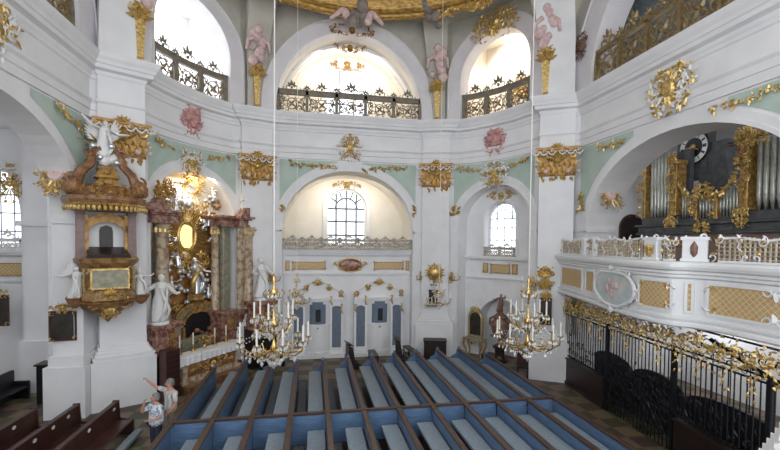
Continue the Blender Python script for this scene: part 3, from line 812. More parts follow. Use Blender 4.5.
rail_balustrade(RIGHT, -3.7, 3.7, -.1, 11.65, 1.35, 6, 'gilded openwork balustrade high above the organ arch', 'dimgold', 'dimgold', .8, 130, .03)
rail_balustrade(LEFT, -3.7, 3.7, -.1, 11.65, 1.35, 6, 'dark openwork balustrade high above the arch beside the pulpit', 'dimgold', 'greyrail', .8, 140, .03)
M['palegilt'] = mat('pale_gilt_rocaille', (.30,.26,.21), .5, .0, col2=(.56,.52,.46), scale=10)
rail_balustrade(BACK, -3.15, 3.15, -.1, 5.26, .48, 7, 'low pale rocaille balustrade before the large arched gallery window', 'palegilt', 'palegilt', .28, 150, .025, .06)
rail_balustrade(BRIGHT, -.85, .75, -.6, 5.0, .42, 2, 'short pale rocaille balustrade at the foot of the small arched window', 'palegilt', 'palegilt', .28, 160, .022, .05)
rail_balustrade(CH, -2.25, -.35, -.2, 5.1, .5, 2, 'white rocaille balustrade under the side chapel window', 'statue', 'statue', .4, 170, .03, .06)

# gold trellis panels and the red cartouche on the gallery fronts
def gpanel(bay, u0, u1, w, z0, z1, label, g=None):
    t = thing('gilded_plaque', label, 'panel', bay.P((u0+u1)/2, w, z0), bay.rot((u0+u1)/2), g)
    L = u1-u0; h = z1-z0; c = min(.06, h*.15)
    m = MB(); m.bev(-L/2+.03, L/2-.03, -.02, .0, .03, h-.03, .008); m.build('field', M['trellis'], t)
    m = MB(); 
    for a in ((-L/2, L/2, 0, .035), (-L/2, L/2, h-.035, h)): m.box(a[0],a[1],-.035,0,a[2],a[3])
    for a in ((-L/2,-L/2+.035),(L/2-.035,L/2)): m.box(a[0],a[1],-.035,0,0,h)
    if L > .6:
        for s in (-1,1):
            for q in (0,h): m.scroll(s*(L/2-.02), q, .09, 0, 5*s, .016, -.03)
    m.build('frame', M['ochre'], t)
    return t
gpanel(BACK, -2.72, -1.12, -.44, 4.26, 4.64, 'long gilded panel on the gallery front between the altar-side pier and the red cartouche')
gpanel(BACK, 1.30, 2.82, -.44, 4.26, 4.64, 'long gilded panel on the gallery front between the red cartouche and the sunburst pier')
gpanel(BACK, -3.05, -2.85, -.44, 4.2, 4.7, 'narrow gilded panel on the gallery front at its altar end')
gpanel(BACK, 2.94, 3.12, -.44, 4.2, 4.7, 'narrow gilded panel on the gallery front at its sunburst pier end')
t = thing('red_cartouche', 'dark red oval cartouche with gilt wings at the middle of the gallery front', 'ornament', BACK.P(.1,-.42,4.48), BACK.rz)
m = MB(); m.lathe([(.001,-.09),(.35,-.08),(.5,-.05),(.56,0)], 20); m.v = [(x*1.05, z, y*.55) for x, y, z in m.v]; m.build('red_field', M['redmarble'], t, True)
m = carve(1.9, .55, 70, 1.2, .025, boss=False); m.tube([(.6*cos(2*PI*i/20), -.03, .34*sin(2*PI*i/20)) for i in range(21)], .03, 5); m.build('gilt_scrolls', M['gold'], t)
gpanel(BRIGHT, -.55, .48, -.66, 4.18, 4.62, 'gilded panel under the small arched window, widest of three')
gpanel(BRIGHT, -.95, -.68, -.66, 4.18, 4.66, 'narrow gilded panel under the small arched window, on the sunburst pier side')
gpanel(BRIGHT, .62, .90, -.66, 4.18, 4.66, 'narrow gilded panel under the small arched window, on the organ side')
gpanel(CH, -2.2, -.4, -.46, 4.2, 4.7, 'gilded panel under the side chapel window')
# ------------------------------------------------------------------ carved figures
def robed(mb, x, y, z, h, seed=0, face=0., arms=((-.5,.1,.62),(.45,-.1,.55)), lean=0., wide=1.):
    """a standing draped figure of height h, its front towards -y turned by face"""
    r = random.Random(seed); n = 14; rings = []
    prof = [(0,.19,.16),(.05,.20,.17),(.2,.17,.14),(.38,.15,.125),(.5,.135,.11),(.58,.115,.095),(.68,.13,.10),(.76,.135,.10),(.82,.11,.085),(.845,.05,.05)]
    ph = r.uniform(0,6); cf, sf = cos(face), sin(face)
    def W(a, b, c): return (x+(a*cf-b*sf)*h*wide, y+(a*sf+b*cf)*h*wide, z+c*h)
    for t, rx, ry in prof:
        sway = .035*sin(t*5+seed)+lean*t
        ring = []
        for k in range(n):
            a = 2*PI*k/n
            g = 1+(.13*sin(5*a+ph+t*4) if t < .6 else .06*sin(4*a+ph))
            ring.append(W(sway+rx*g*cos(a), ry*g*sin(a), t))
        rings.append(ring)
    mb.loft(rings)
    hx = .035*sin(.9*5+seed)+lean*.92
    c = W(hx, -.015, .915)
    mb.ball(c, .062*h, 9, sz=1.25)
    mb.tube([W(hx,0,.83), W(hx,-.01,.89)], .034*h, 7)
    mb.ball(W(hx,.02,.935), .068*h, 8, sz=1.05)                       # hair
    mb.tube([W(hx,-.06,.925), W(hx,-.085,.905), W(hx,-.065,.90)], .012*h, 5)
    for s, (ax, ay, az) in zip((-1,1), arms):
        sh = W(hx+s*.125, 0, .785); hd = W(ax*.75+hx*.5, ay, az)
        el = W(s*.21+ax*.18, -.02+ay*.3, (.785+az)/2-.07)
        mb.tube([sh, el, hd], [.05*h,.043*h,.028*h], 7); mb.ball(hd, .032*h, 6)
    for k in range(3):                                               # mantle folds
        a0 = r.uniform(-1,1)
        mb.tube([W(.12*sin(a0)+hx, -.11, .72), W(.1*sin(a0+1), -.16, .5), W(.17*sin(a0+2), -.15, .25), W(.12*sin(a0+3), -.16, .04)], [.02*h,.03*h,.035*h,.02*h], 5)
def wing(mb, x, y, z, s, h, up=.9):
    for k in range(7):
        mb.leaf(x, z-.03*k*h, PI/2-s*(up-.45+.17*k), h*(1-.08*k), h*.2, y+.01*k, .03)

# ------------------------------------------------------------------ pulpit
PR = rad(30)
def pul(x, y, z):                                   # pulpit-local to world
    return (-6.41+x*cos(PR)-y*sin(PR), 14.37+x*sin(PR)+y*cos(PR), z)
def hexa(r, d, back=.45, n=6):                     # plan of a half polygon: front arc of radius r, straight back
    pts = [(r*cos(PI+PI*i/n), d*sin(PI+PI*i/n)) for i in range(n+1)]
    return pts+[(r,back),(-r,back)]
def hx(z, r, d, back=.45): return [(x,y,z) for x,y in hexa(r,d,back)]
M['pulpitwood'] = mat('brown_gilt_pulpit_wood', (.15,.075,.028), .4, .1, col2=(.36,.21,.075), scale=6, detail=6)
t = thing('pulpit', 'carved brown and gilded pulpit hanging on the pier, with a crowned canopy above', 'pulpit', pul(0,0,3.0), PR)
b = MB(); b.loft([hx(z-3.0, r, d) for z, r, d in ((3.62,.70,.55),(3.75,.80,.68),(3.85,.78,.66),(4.05,.70,.60),(4.75,.70,.60),(4.82,.76,.66),(4.9,.84,.74),(5.0,.86,.76),(5.05,.80,.70))])
b.build('basket', M['pulpitwood'], t)
b = MB(); b.loft([hx(z-3.0, r, d, .35*r/.7) for z, r, d in ((3.0,.03,.03),(3.08,.09,.10),(3.2,.2,.2),(3.36,.42,.36),(3.46,.66,.5),(3.56,.72,.6),(3.66,.80,.68),(3.7,.74,.62))])
for s in (-1,1):
    b.scroll(s*.45, .6, .25, PI/2, s*4.5, .06, -.45); b.scroll(s*.25, .35, .16, PI/2, s*4.5, .05, -.25)
b.build('pendant', M['pulpitwood'], t)
b = MB(); b.bev(-.46, .46, -.635, -.58, 1.15, 1.68, .01); b.build('green_panel', M['greenmarble'], t)
b = MB()
for x0, x1, z0, z1 in ((-.5,.5,1.68,1.73),(-.5,.5,1.10,1.15),(-.5,-.45,1.1,1.73),(.45,.5,1.1,1.73)): b.box(x0,x1,-.67,-.58,z0,z1)
for s in (-1,1):
    for q in (1.13,1.7): b.scroll(s*.5, q, .1, 0, 5*s, .02, -.65)
    b.tube([(s*.62,-.45,1.05),(s*.64,-.45,1.4),(s*.62,-.45,1.75)], [.05,.03,.05], 6)
for k in range(9): b.leaf(0, .92, PI*(.05+.9*k/8), .25, .09, -.66)
c_ = carve(1.0, .28, 81, 1.0, .02); c_.v = [(x, y-.62, z+.82) for x, y, z in c_.v]; b.add(c_.v, c_.f)
c_ = carve(.5, .5, 82, 1., .025); c_.v = [(x, y-.45, z+.45) for x, y, z in c_.v]; b.add(c_.v, c_.f)
b.build('gilt_ornament', M['gold'], t)
for s in (-1,1):
    b = MB(); b.loft([[(s*.68+a*w_, .12+c*w_, z) for a, c in ((-1,-1),(1,-1),(1,1),(-1,1))] for z, w_ in ((2.03,.14),(2.12,.12),(3.38,.11),(3.5,.14))])
    b.build('post', M['mauve'], t)
bp = MB()
for s in (-1,1): bp.box(s*.52-.05, s*.52+.05, .06, .2, 2.05, 3.4)
for i in range(12):
    a = PI*i/12; a2 = PI*(i+1)/12
    bp.prism([(.47*cos(a), 2.85+.33*sin(a)),(.62*cos(a), 2.85+.62*sin(a)),(.62*cos(a2), 2.85+.62*sin(a2)),(.47*cos(a2), 2.85+.33*sin(a2))], .06, .18)
bp.build('arched_frame', M['ochre'], t)
b = MB(); b.box(-.6,.6,.42,.48,2.0,3.5); b.build('back_board', M['white'], t)
b = MB(); b.prism([(-.17,2.0),(.19,2.0),(.19,2.9),(.16,3.02),(.01,3.08),(-.14,3.02),(-.17,2.9)], .36, .42); b.build('doorway', M['darkwood'], t)
b = MB(); b.loft([[(-.58,-.5,2.05),(.58,-.5,2.05),(.5,.3,2.05),(-.5,.3,2.05)],[(-.55,-.45,2.16),(.55,-.45,2.16),(.5,.3,2.38),(-.5,.3,2.38)]]); b.build('bookrest_cushion', M['darkwood'], t)
cn = MB(); cn.loft([hx(z-3.0, r, d) for z, r, d in ((6.5,.82,.70),(6.55,.92,.80),(6.68,.96,.84),(6.72,1.10,.96),(6.82,1.14,1.0),(6.92,1.12,.98),(6.98,.98,.86),(7.2,.80,.70),(7.3,.45,.45),(7.32,.2,.2))])
can = cn.build('canopy', M['brownmarble'], t)
b = MB()
for i in range(25):
    a = PI+PI*i/24; x, y = 1.06*cos(a), .92*sin(a); b.ball((x,y,3.56), .065, 6, sz=1.4)
for k in range(40):
    a = PI+PI*k/39; b.leaf(1.0*cos(a), 3.8, -PI/2, .2, .1, .86*sin(a)-.02)
b.build('tassel_fringe', M['gold'], can)
b = MB()
for s in (-1,1):
    b.lathe([(.001,3.98),(.2,4.0),(.27,4.08),(.27,4.3),(.22,4.4),(.1,4.5),(.001,4.55)], 10, (s*.86,-.15,0))
    b.tube([(s*.80,-.1,4.3),(s*.66,-.1,4.7),(s*.42,-.1,4.95),(s*.36,-.1,5.3),(s*.18,-.1,5.45),(s*.1,-.1,5.3)], [.16,.14,.12,.11,.08,.05], 8)
    b.scroll(s*.86, 4.42, .2, PI/2, -s*5, .07, -.3); b.scroll(s*.4, 5.3, .16, PI, -s*5, .06, -.2)
b.build('volute', M['brownmarble'], can)
b = MB(); b.loft([[(-x,-y,z),(x,-y,z),(x,y,z),(-x,y,z)] for z, x, y in ((4.2,.42,.3),(4.3,.36,.26),(4.5,.22,.2),(4.55,.34,.26),(4.62,.3,.24),(4.8,.2,.18),(4.85,.28,.2),(4.92,.1,.1))])
b.ball((0,-.28,4.4), .13, 8); b.ball((0,-.2,4.72), .1, 8)
c_ = carve(1.2, .5, 83, 1.3, .035); c_.v = [(x, y-.86, z+4.05) for x, y, z in c_.v]; b.add(c_.v, c_.f)
for s in (-1,1):
    for q in range(3): b.leaf(s*(.5+.2*q), 4.0, PI/2+s*.4, .3, .12, -.75)
b.build('gilt_crown', M['ochre'], can)
t = thing('angel_statue', 'white and silver angel standing on top of the pulpit canopy amid rays', 'statue', pul(-.05,.0,7.95), PR)
b = MB(); robed(b, 0, .0, .25, 1.15, 3, .2, ((-.75,-.2,1.0),(.7,-.1,.7)))
for i in range(7): b.ball((.25*sin(i*2.1), .02*i, .15+.07*i), .19, 7)
b.build('body', M['statue'], t, True)
b = MB(); wing(b, -.12, .12, .95, -1, .6); wing(b, .12, .12, .95, 1, .6); b.build('wing', M['statue'], t)
b = MB()
for i in range(12):
    a = 2*PI*i/12+.2; b.tube([(.25*cos(a),.1,.55+.25*sin(a)),(.72*cos(a)*(1 if i%2 else .75),.1,.55+.72*sin(a)*(1 if i%2 else .75))], [.035,.008], 4)
b.build('ray', M['ochre'], t)
b = MB()
for i in range(8): b.ball((.3*cos(i), -.15+.03*i, .1+.5*abs(sin(i*1.7))), .12, 7)
b.build('silver_cloud', M['silver'], t, True)
def angel(label, loc, rz, side, h=.95):
    t = thing('angel_statue', label, 'statue', loc, rz)
    b = MB(); robed(b, 0, -.05, .0, h, 5+side, -.3*side, ((-.6,-.25,.75),(.55,-.25,.85)), lean=.1*side)
    b.build('body', M['statue'], t, True)
    b = MB(); wing(b, -side*.06, .12, h*.70, -side, h*.6, .15); wing(b, side*.06, .14, h*.68, side, h*.4, .3); b.build('wing', M['statue'], t)
    b = MB(); b.loft([[(-x,-x,z),(x,-x,z),(x,.25,z),(-x,.25,z)] for z, x in ((-.32,.05),(-.2,.16),(-.08,.2),(0,.24))]); b.build('bracket', M['brownmarble'], t)
    return t
angel('small white winged angel on a bracket above the dark gilt-framed picture on the pier', pul(-.84,-.06,3.84), PR, 1)
angel('small white angel on a bracket at the altar side of the pulpit', pul(.93,.12,3.80), PR, -1, .8)
def picture(label, loc, rz, w, h, cat='picture'):
    t = thing('framed_picture', label, cat, loc, rz)
    b = MB(); b.box(-w/2, w/2, -.04, -.01, 0, h); b.build('canvas', M['dark'], t)
    b = MB(); f = .06
    for x0,x1,z0,z1 in ((-w/2-f,w/2+f,-f,.01),(-w/2-f,w/2+f,h-.01,h+f),(-w/2-f,-w/2,0,h),(w/2,w/2+f,0,h)): b.bev(x0,x1,-.08,0,z0,z1,.012)
    b.build('frame', M['redwood'], t)
    c_ = carve(w*1.2, h*.42, 85, 1.3, .022, boss=True); c_.v = [(x, y-.03, z+h+f+.1) for x, y, z in c_.v]
    for s in (-1,1):
        for q in (.02, h-.02): c_.scroll(s*w/2, q, .08, 0, 5*s, .018, -.07)
    c_.build('gilt_crest', M['gold'], t)
    return t
picture('dark gilt-crested picture on the pier below the pulpit, by the small white angel', (-7.66,14.36,2.5), rad(6), .62, .82)
picture('dark picture with a gilt crest on the side chapel wall beyond the arch', (-11.05,16.85,2.55), 0, .6, 1.0)

M['retable'] = mat('ruddy_gilt_retable', (.22,.075,.03), .4, .1, col2=(.48,.25,.07), scale=4, detail=8)
# ------------------------------------------------------------------ side altar with its retable
AR = BLEFT.rz; AO = (-4.5, 18.05)
def alt(x, y, z): return (AO[0]+x*cos(AR)-y*sin(AR), AO[1]+x*sin(AR)+y*cos(AR), z)
t = thing('side_altar', 'tall marbled side altar with gold sunburst, silver clouds and brown columns', 'altar', alt(0,0,0), AR)
b = MB()
for x0,x1,z0,z1 in ((-1.5,-.52,1.2,6.9),(.24,1.5,1.2,6.9),(-.52,.24,1.2,5.3),(-.52,.24,6.35,6.9)): b.box(x0,x1,.80,.88,z0,z1)
b.build('back_panel', M['retable'], t)
def column(x, y, z0, z1, r, m, nm='column'):
    b = MB(); h = z1-z0
    b.lathe([(r*1.35,0),(r*1.35,.08),(r*1.15,.12),(r*1.25,.18),(r,.24),(r*1.02,h*.4),(r*.88,h-.42),(r,h-.38),(r*1.05,h-.3),(r*1.3,h-.05),(r*1.4,h)], 14, (x,y,z0))
    o = b.build(nm, M[m], t, True)
    c = MB()
    for k in range(8):
        a = 2*PI*k/8
        c.leaf(x+r*cos(a), z1-.42, PI/2, .34, .14, y+r*sin(a), .04)
    for s in (-1,1): c.scroll(x+s*r, z1-.1, .12, PI/2, s*5, .03, y-r)
    c.build('capital', M['gold'], o)
column(-1.75, .12, 2.55, 6.25, .21, 'beigemarble'); column(2.05, -.55, 2.55, 6.25, .21, 'beigemarble'); column(.98, .35, 2.55, 6.25, .17, 'beigemarble'); column(-1.3, .58, 2.55, 6.25, .17, 'beigemarble')
for x0,x1,y0 in ((1.2,1.62,.1),(-1.62,-1.42,.42)):
    b = MB(); b.bev(x0,x1,y0,.84,2.5,6.3,.03); b.box(x0+.06,x1-.06,y0-.03,y0,2.8,6.0); b.build('pilaster', M['greenmarble'], t)
for s, x0, x1, yf, yb in ((-1,-2.03,-1.35,-.32,.85),(-1,-2.5,-1.9,-.38,-.12),(1,.72,1.60,-.32,.85),(1,1.5,2.42,-.6,-.26)):
    b = MB()
    for z0,z1,g in ((6.25,6.36,.0),(6.36,6.55,-.04),(6.55,6.62,.06),(6.62,6.72,.14)): b.bev(x0-g,x1+g,yf-g,yb,z0,z1,.02)
    if yb > 0:
        b.build('entablature', M['redmarble'], t); continue
    xa = -2.2 if s < 0 else 2.0
    b.loft([[(xa-x,yf,z),(xa+x,yf,z),(xa+x,yb,z),(xa-x,yb,z)] for z, x in ((6.72,.48),(6.8,.42),(6.95,.28),(7.05,.14),(7.08,.16),(7.12,.1))])
    b.build('entablature', M['redmarble'], t)
for xa in (2.05,-2.2):
    b = MB(); b.lathe([(.03,7.1),(.12,7.14),(.05,7.2),(.14,7.32),(.17,7.42),(.08,7.5),(.12,7.54),(.03,7.66),(.06,7.74),(.001,7.82)], 10, (xa,-.3,0))
    for k in range(8): b.leaf(xa, 7.45, k*PI/4, .24, .1, -.4)
    b.build('finial', M['ochre'], t)
for x0,x1,y0,y1 in ((-2.05,-1.3,-.3,.85),(.75,1.62,-.3,.85),(-2.55,-1.95,-.62,-.02),(1.55,2.3,-.5,-.24)):
    b = MB()
    for z0,z1,g in ((0,.3,.06),(.3,1.5,0),(1.5,1.62,.05),(1.62,2.3,-.05),(2.3,2.42,.04),(2.42,2.55,.1)): b.bev(x0-g,x1+g,y0-g,y1,z0,z1,.02)
    b.build('pedestal', M['redmarble'], t)
b = MB(); b.bev(-2.62,-1.98,-.72,-.66,0,1.45,.01); b.build('black_base', M['blackwood'], t)
c_ = carve(.8, 1.1, 86, 1.3, .04); c_.v = [(x-2.0, y-.36, z+1.9) for x, y, z in c_.v]
for i in range(2):
    d_ = carve(.45, .7, 87+i, 1., .03); c_.add([(x+(1.15 if i else 1.9), y-.35, z+2.0) for x, y, z in d_.v], d_.f)
c_.build('pedestal_carving', M['ochre'], t)
# shrine behind the altar table
b = MB(); b.box(-.85,1.2,.3,.8,.9,1.6)
n = 14; P = [(-.9,1.3),(1.25,1.3),(1.25,2.3)]+[(.175+1.075*cos(PI*i/n), 2.3+.62*sin(PI*i/n)) for i in range(n+1)]+[(-.9,2.3)]
b.prism(P, .5, .79); b.build('predella', M['greenmarble'], t)
b = MB(); P = [(-.5,1.5),(.85,1.5),(.85,2.15)]+[(.175+.675*cos(PI*i/10), 2.15+.45*sin(PI*i/10)) for i in range(11)]+[(-.5,2.15)]
b.prism(P, .44, .5); b.build('dark_niche', M['blackwood'], t)
b = MB()
for i in range(14):
    a, a2 = PI*i/14, PI*(i+1)/14
    b.prism([(.175+.7*cos(a), 2.15+.48*sin(a)),(.175+.8*cos(a), 2.15+.58*sin(a)),(.175+.8*cos(a2), 2.15+.58*sin(a2)),(.175+.7*cos(a2), 2.15+.48*sin(a2))], .38, .5)
    b.prism([(.175+1.02*cos(a), 2.35+.56*sin(a)),(.175+1.14*cos(a), 2.35+.70*sin(a)),(.175+1.14*cos(a2), 2.35+.70*sin(a2)),(.175+1.02*cos(a2), 2.35+.56*sin(a2))], .40, .5)
for s in (-1,1): b.box(.175+s*.75-.05,.175+s*.75+.05,.38,.5,1.35,2.05)
d_ = carve(1.6, .5, 89, 1.3, .03); b.add([(x+.175, y+.38, z+2.8) for x, y, z in d_.v], d_.f)
b.build('gilt_arch', M['ochre'], t)
b = MB(); r = random.Random(4)
for i in range(9): b.ball((-.35+.13*i, .38, 1.5+r.uniform(0,.35)), r.uniform(.06,.13), 7)
b.build('relic_group', M['brownmarble'], t, True)
# sunburst and clouds
b = MB(); gx, gz = -.15, 5.8; r = random.Random(12)
for i in range(56):
    a = 2*PI*i/56; L = r.uniform(.75,1.5)
    if sin(a) < -.5: L *= .8
    b.tube([(gx+.42*cos(a), .78, gz+.62*sin(a)),(gx+L*cos(a), .74, gz+(L+.15)*sin(a))], [.045,.012], 4)
b.tube([(gx+.42*cos(2*PI*i/20), .72, gz+.6*sin(2*PI*i/20)) for i in range(21)], .07, 6)
b.build('sunburst', M['gold'], t)
b = MB()
for i in range(30):
    a = 2*PI*i/30; L = r.uniform(.5,.9)
    b.tube([(gx+.1+.3*cos(a)+.2, .8, 7.85+.2*sin(a)),(gx+.3+L*cos(a), .76, 7.85+L*.75*sin(a))], [.04,.01], 4)
b.build('upper_sunburst', M['gold'], t)
for cx_, cz_, n_, sp in ((-1.0,4.6,12,.3),(-.8,3.6,14,.38),(.85,4.0,10,.35),(-.3,4.2,10,.3),(1.1,5.6,8,.25),(-1.1,5.7,8,.25),(.7,6.3,7,.3),(-.9,6.7,7,.28),(.1,3.2,12,.55),(.95,7.4,6,.25),(-.35,7.05,8,.35),(-1.25,3.15,7,.25)):
    b = MB()
    for i in range(n_): b.ball((cx_+r.uniform(-1,1)*sp, .6+r.uniform(-.1,.1), cz_+r.uniform(-.6,.6)*sp), r.uniform(.06,.13), 7)
    b.build('silver_cloud', M['silver'], t, True)
for i, (x, z) in enumerate(((-.75,4.75),(-1.05,3.75),(.75,3.35),(.8,6.5),(-.85,6.95),(1.0,7.6))):
    b = MB(); robed(b, x, .5, z-.25, .62, 20+i, r.uniform(-.6,.6), ((-.7,-.2,.8),(.6,-.2,.9)))
    wing(b, x, .6, z+.2, 1 if i%2 else -1, .3)
    b.build('silver_angel', M['silver'], t, True)
for W_, H_, x, z, sd, mm in ((2.6,.7,-.1,7.0,190,'gold'),(1.9,1.0,.0,4.7,191,'gold'),(2.6,.6,-.2,3.0,192,'gold'),(.5,1.6,1.42,5.2,193,'gold'),(.5,1.6,-1.4,3.9,194,'gold'),(1.5,.45,.3,8.35,90,'ochre'),(.9,.8,-1.1,7.6,91,'ochre'),(.8,.7,1.35,7.35,92,'ochre'),(1.0,.9,-1.6,7.0,93,'dimgold'),(.5,2.2,.62,4.6,94,'ochre'),(.4,2.4,-1.15,4.8,95,'ochre')):
    d_ = carve(W_, H_, sd, 1.7, .035, boss=sd < 92); d_.v = [(q[0]+x, q[1]+.68, q[2]+z) for q in d_.v]; d_.build('gilt_carving', M[mm], t)
t2 = thing('saint_statue', 'gold and silver saint statue standing before the brown back of the side altar', 'statue', alt(.05,.45,3.1), AR)
b = MB(); robed(b, 0, 0, .25, 1.55, 31, .3, ((-.65,-.2,.75),(.4,-.25,.6))); b.build('body', M['silver'], t2, True)
b = MB(); b.tube([(-.22,-.12,.3),(-.28,-.18,.8),(-.1,-.22,1.2),(.2,-.15,1.35)], [.1,.12,.1,.05], 7); b.tube([(.22,.02,.3),(.3,0,.9),(.2,0,1.4)], [.12,.1,.05], 7); b.build('gilt_mantle', M['gold'], t2, True)
b = MB(); b.lathe([(.3,0),(.34,.05),(.3,.12),(.34,.25),(.001,.26)], 10); b.build('base', M['ochre'], t2)
bk = MB(); bk.bev(1.62,2.32,-.40,-.24,2.5,6.3,.03); bk.bev(1.66,2.28,-.43,-.40,2.8,6.0,.02); bk.build('backing_pilaster', M['beigemarble'], t)
def bigstatue(label, loc, rz, h, seed, arms):
    t = thing('saint_statue', label, 'statue', loc, rz)
    b = MB(); robed(b, 0, 0, .12, h, seed, .1, arms, wide=.85); b.build('body', M['statue'], t, True)
    b = MB(); b.lathe([(.3,0),(.32,.04),(.28,.12),(.001,.12)], 10); b.build('base', M['statue'], t)
bigstatue('white saint statue between the pulpit and the side altar', alt(-2.25,-.44,2.56), AR-.4, 1.7, 41, ((-.8,-.25,.72),(.35,-.3,.6)))
bigstatue('white saint statue on the altar pedestal by the chandelier', alt(2.05,-1.28,2.97), AR-.6, 1.8, 43, ((-.3,-.3,.62),(.5,-.25,.55)))
t = thing('statue_pedestal', 'red marbled pedestal on a black base carrying the white statue by the chandelier', 'pedestal', alt(2.05,-1.28,0), AR-.3)
b = MB(); b.bev(-.62,.62,-.35,.4,1.72,1.84,.02); b.loft([[(-x,-x*.62,z),(x,-x*.62,z),(x,.38,z),(-x,.38,z)] for z, x in ((1.84,.50),(2.1,.52),(2.5,.42),(2.75,.52),(2.8,.62),(2.93,.64),(2.96,.6))]); b.build('marble_body', M['redmarble'], t)
b = MB(); b.bev(-.62,.62,-.32,.38,0,1.72,.02); b.build('black_base', M['blackwood'], t)
b = MB(); c_ = carve(.8,.6,99,1.2,.03); b.add([(x,y-.34,z+2.3) for x,y,z in c_.v], c_.f); b.build('gilt_ornament', M['ochre'], t)
# altar table and what stands on it
t = thing('altar_table', 'marbled altar table with gilded front relief at the foot of the side altar', 'altar table', alt(-.42,-.62,0), AR)
b = MB(); b.bev(-1.42,1.5,-.42,.18,.25,.37,.02); b.bev(-1.35,1.4,-.38,.16,.37,1.28,.03); b.build('body', M['beigemarble'], t)
b = MB(); b.bev(-1.42,1.55,-.75,.17,0,.25,.02); b.build('step', M['brownmarble'], t)
b = MB(); b.box(-1.15,1.2,-.40,-.37,.5,1.0); b.build('front_panel', M['brownmarble'], t)
d_ = carve(2.1, .42, 97, 1.6, .025); d_.v = [(x, y-.39, z+.75) for x, y, z in d_.v]; d_.build('gilt_relief', M['gold'], t)
b = MB(); m_ = 40
top = [(-1.5+3.05*i/m_) for i in range(m_+1)]
b.box(-1.5,1.55,-.45,.16,1.29,1.315)
fr = [[(x, -.455-.012*sin(i*1.9), 1.315), (x, -.475-.012*sin(i*1.9), 1.27), (x, -.47-.02*sin(i*1.9), .98+.025*abs(sin(i*.7))), (x, -.455-.02*sin(i*1.9), .98+.025*abs(sin(i*.7))), (x, -.45-.012*sin(i*1.9), 1.29)] for i, x in enumerate(top)]
b.loft(fr)
b.box(-1.53,-1.49,-.46,.15,.94,1.315); b.box(1.54,1.57,-.46,.15,.96,1.315)
solo(b, 'altar_cloth', M['cloth'], 'white cloth hanging over the front of the side altar table', 'tablecloth', alt(-.42,-.62,0), AR)
def candlestick(label, loc, h=.5):
    t = thing('candlestick', label, 'candlestick', loc, 0, 'candlesticks on the side altar table')
    b = MB(); b.lathe([(.09,0),(.1,.03),(.04,.06),(.025,.1),(.05,.15),(.02,.2),(.03,h*.5),(.07,h*.52),(.02,h*.55)], 10); b.build('stem', M['brass'], t, True)
    b = MB(); b.lathe([(.026,h*.55),(.026,h*.55+.42),(.006,h*.55+.46)], 8); b.build('candle', M['candle'], t)
for x, lb in ((-1.2,'candlestick at the pulpit end of the white altar cloth'),(-.6,'second candlestick along the white altar cloth from its pulpit end'),(.45,'third candlestick along the white altar cloth from its pulpit end'),(1.05,'candlestick at the chandelier end of the white altar cloth')):
    candlestick(lb, alt(x-.4,-.62,1.32))
t = thing('flower_vase', 'yellow and red flowers with green leaves at the middle of the altar cloth', 'flowers', alt(-.45,-.62,1.32), 0)
b = MB(); b.lathe([(.06,0),(.09,.06),(.05,.14),(.07,.18)], 10); b.build('vase', M['brass'], t)
b = MB(); r = random.Random(8)
for i in range(26): b.leaf(r.uniform(-.28,.28), .2+r.uniform(0,.2), r.uniform(0,PI), .16, .07, r.uniform(-.1,.1))
b.build('leaves', mat('flower_leaf', (.08,.14,.04), .6), t)
b = MB()
for i in range(18): b.ball((r.uniform(-.32,.32), r.uniform(-.14,.05), .25+r.uniform(0,.22)), r.uniform(.03,.055), 6)
b.build('blossoms', mat('blossom', (.65,.42,.05), .6, col2=(.6,.12,.06), scale=9), t)
# dark furniture around the altar
t = thing('slatted_cabinet', 'dark red slatted wooden cabinet at the pulpit end of the side altar', 'cabinet', alt(-2.32,-1.0,0), AR)
b = MB(); b.bev(-.28,.28,-.2,.2,0,1.75,.02); b.build('body', M['redwood'], t)
b = MB()
for i in range(7): b.box(-.22,.22,-.225,-.2,.35+.19*i,.42+.19*i)
b.build('slats', M['darkwood'], t)
t = thing('dark_bench', 'black low bench before the black base between altar table and chandelier', 'bench', alt(1.95,-2.0,0), AR-.3)
b = MB(); b.bev(-.6,.6,-.2,.2,.45,.52,.015); b.build('seat', M['blackwood'], t)
for x in (-.52,.52):
    b = MB(); b.bev(x-.03,x+.03,-.18,.18,0,.45,.01); b.build('leg', M['blackwood'], t)
# ------------------------------------------------------------------ pews of the nave
PX0, PSP = -3.513, .984
def pewx(k): return PX0+PSP*k-(.13 if k == 11 else 0)
YC = 11.05
NORTH = [15.7,16.4,16.4,16.0,16.0,16.2,16.35,16.6,16.75,16.85,16.9,15.9]
def pew_mesh(t, k, y0, y1, seat, kneel, post_end):
    L = y1-y0
    b = MB(); b.bev(-.075,.075,0,L,.90,.965,.015); b.build('top_rail', M['rail'], t)
    b = MB(); b.box(-.025,.025,.02,L-.02,.08,.90); b.build('back_panel', M['blue'], t)
    if seat:
        b = MB(); b.bev(-.54,-.09,.12,L-.25,.55,.62,.015); b.build('seat_cushion', M['cushion'], t)
        b = MB(); b.box(-.52,-.03,.12,L-.25,.50,.55); b.build('seat_board', M['rail'], t)
    if kneel:
        b = MB(); b.bev(.10,.36,.12,L-.25,.12,.24,.015); b.build('kneeler', M['kneel'], t)
    b = MB(); e = L-.05 if post_end > 0 else 0.
    b.prism([(-.34,.06),(.06,.06),(.06,.98),(.03,1.06),(-.03,1.06),(-.08,.96),(-.14,.74),(-.34,.64)], e, e+.05)
    b.build('end_panel', M['blue'], t)
ordn = ['first','second','third','fourth','fifth','sixth','seventh','eighth','ninth','tenth','eleventh','twelfth']
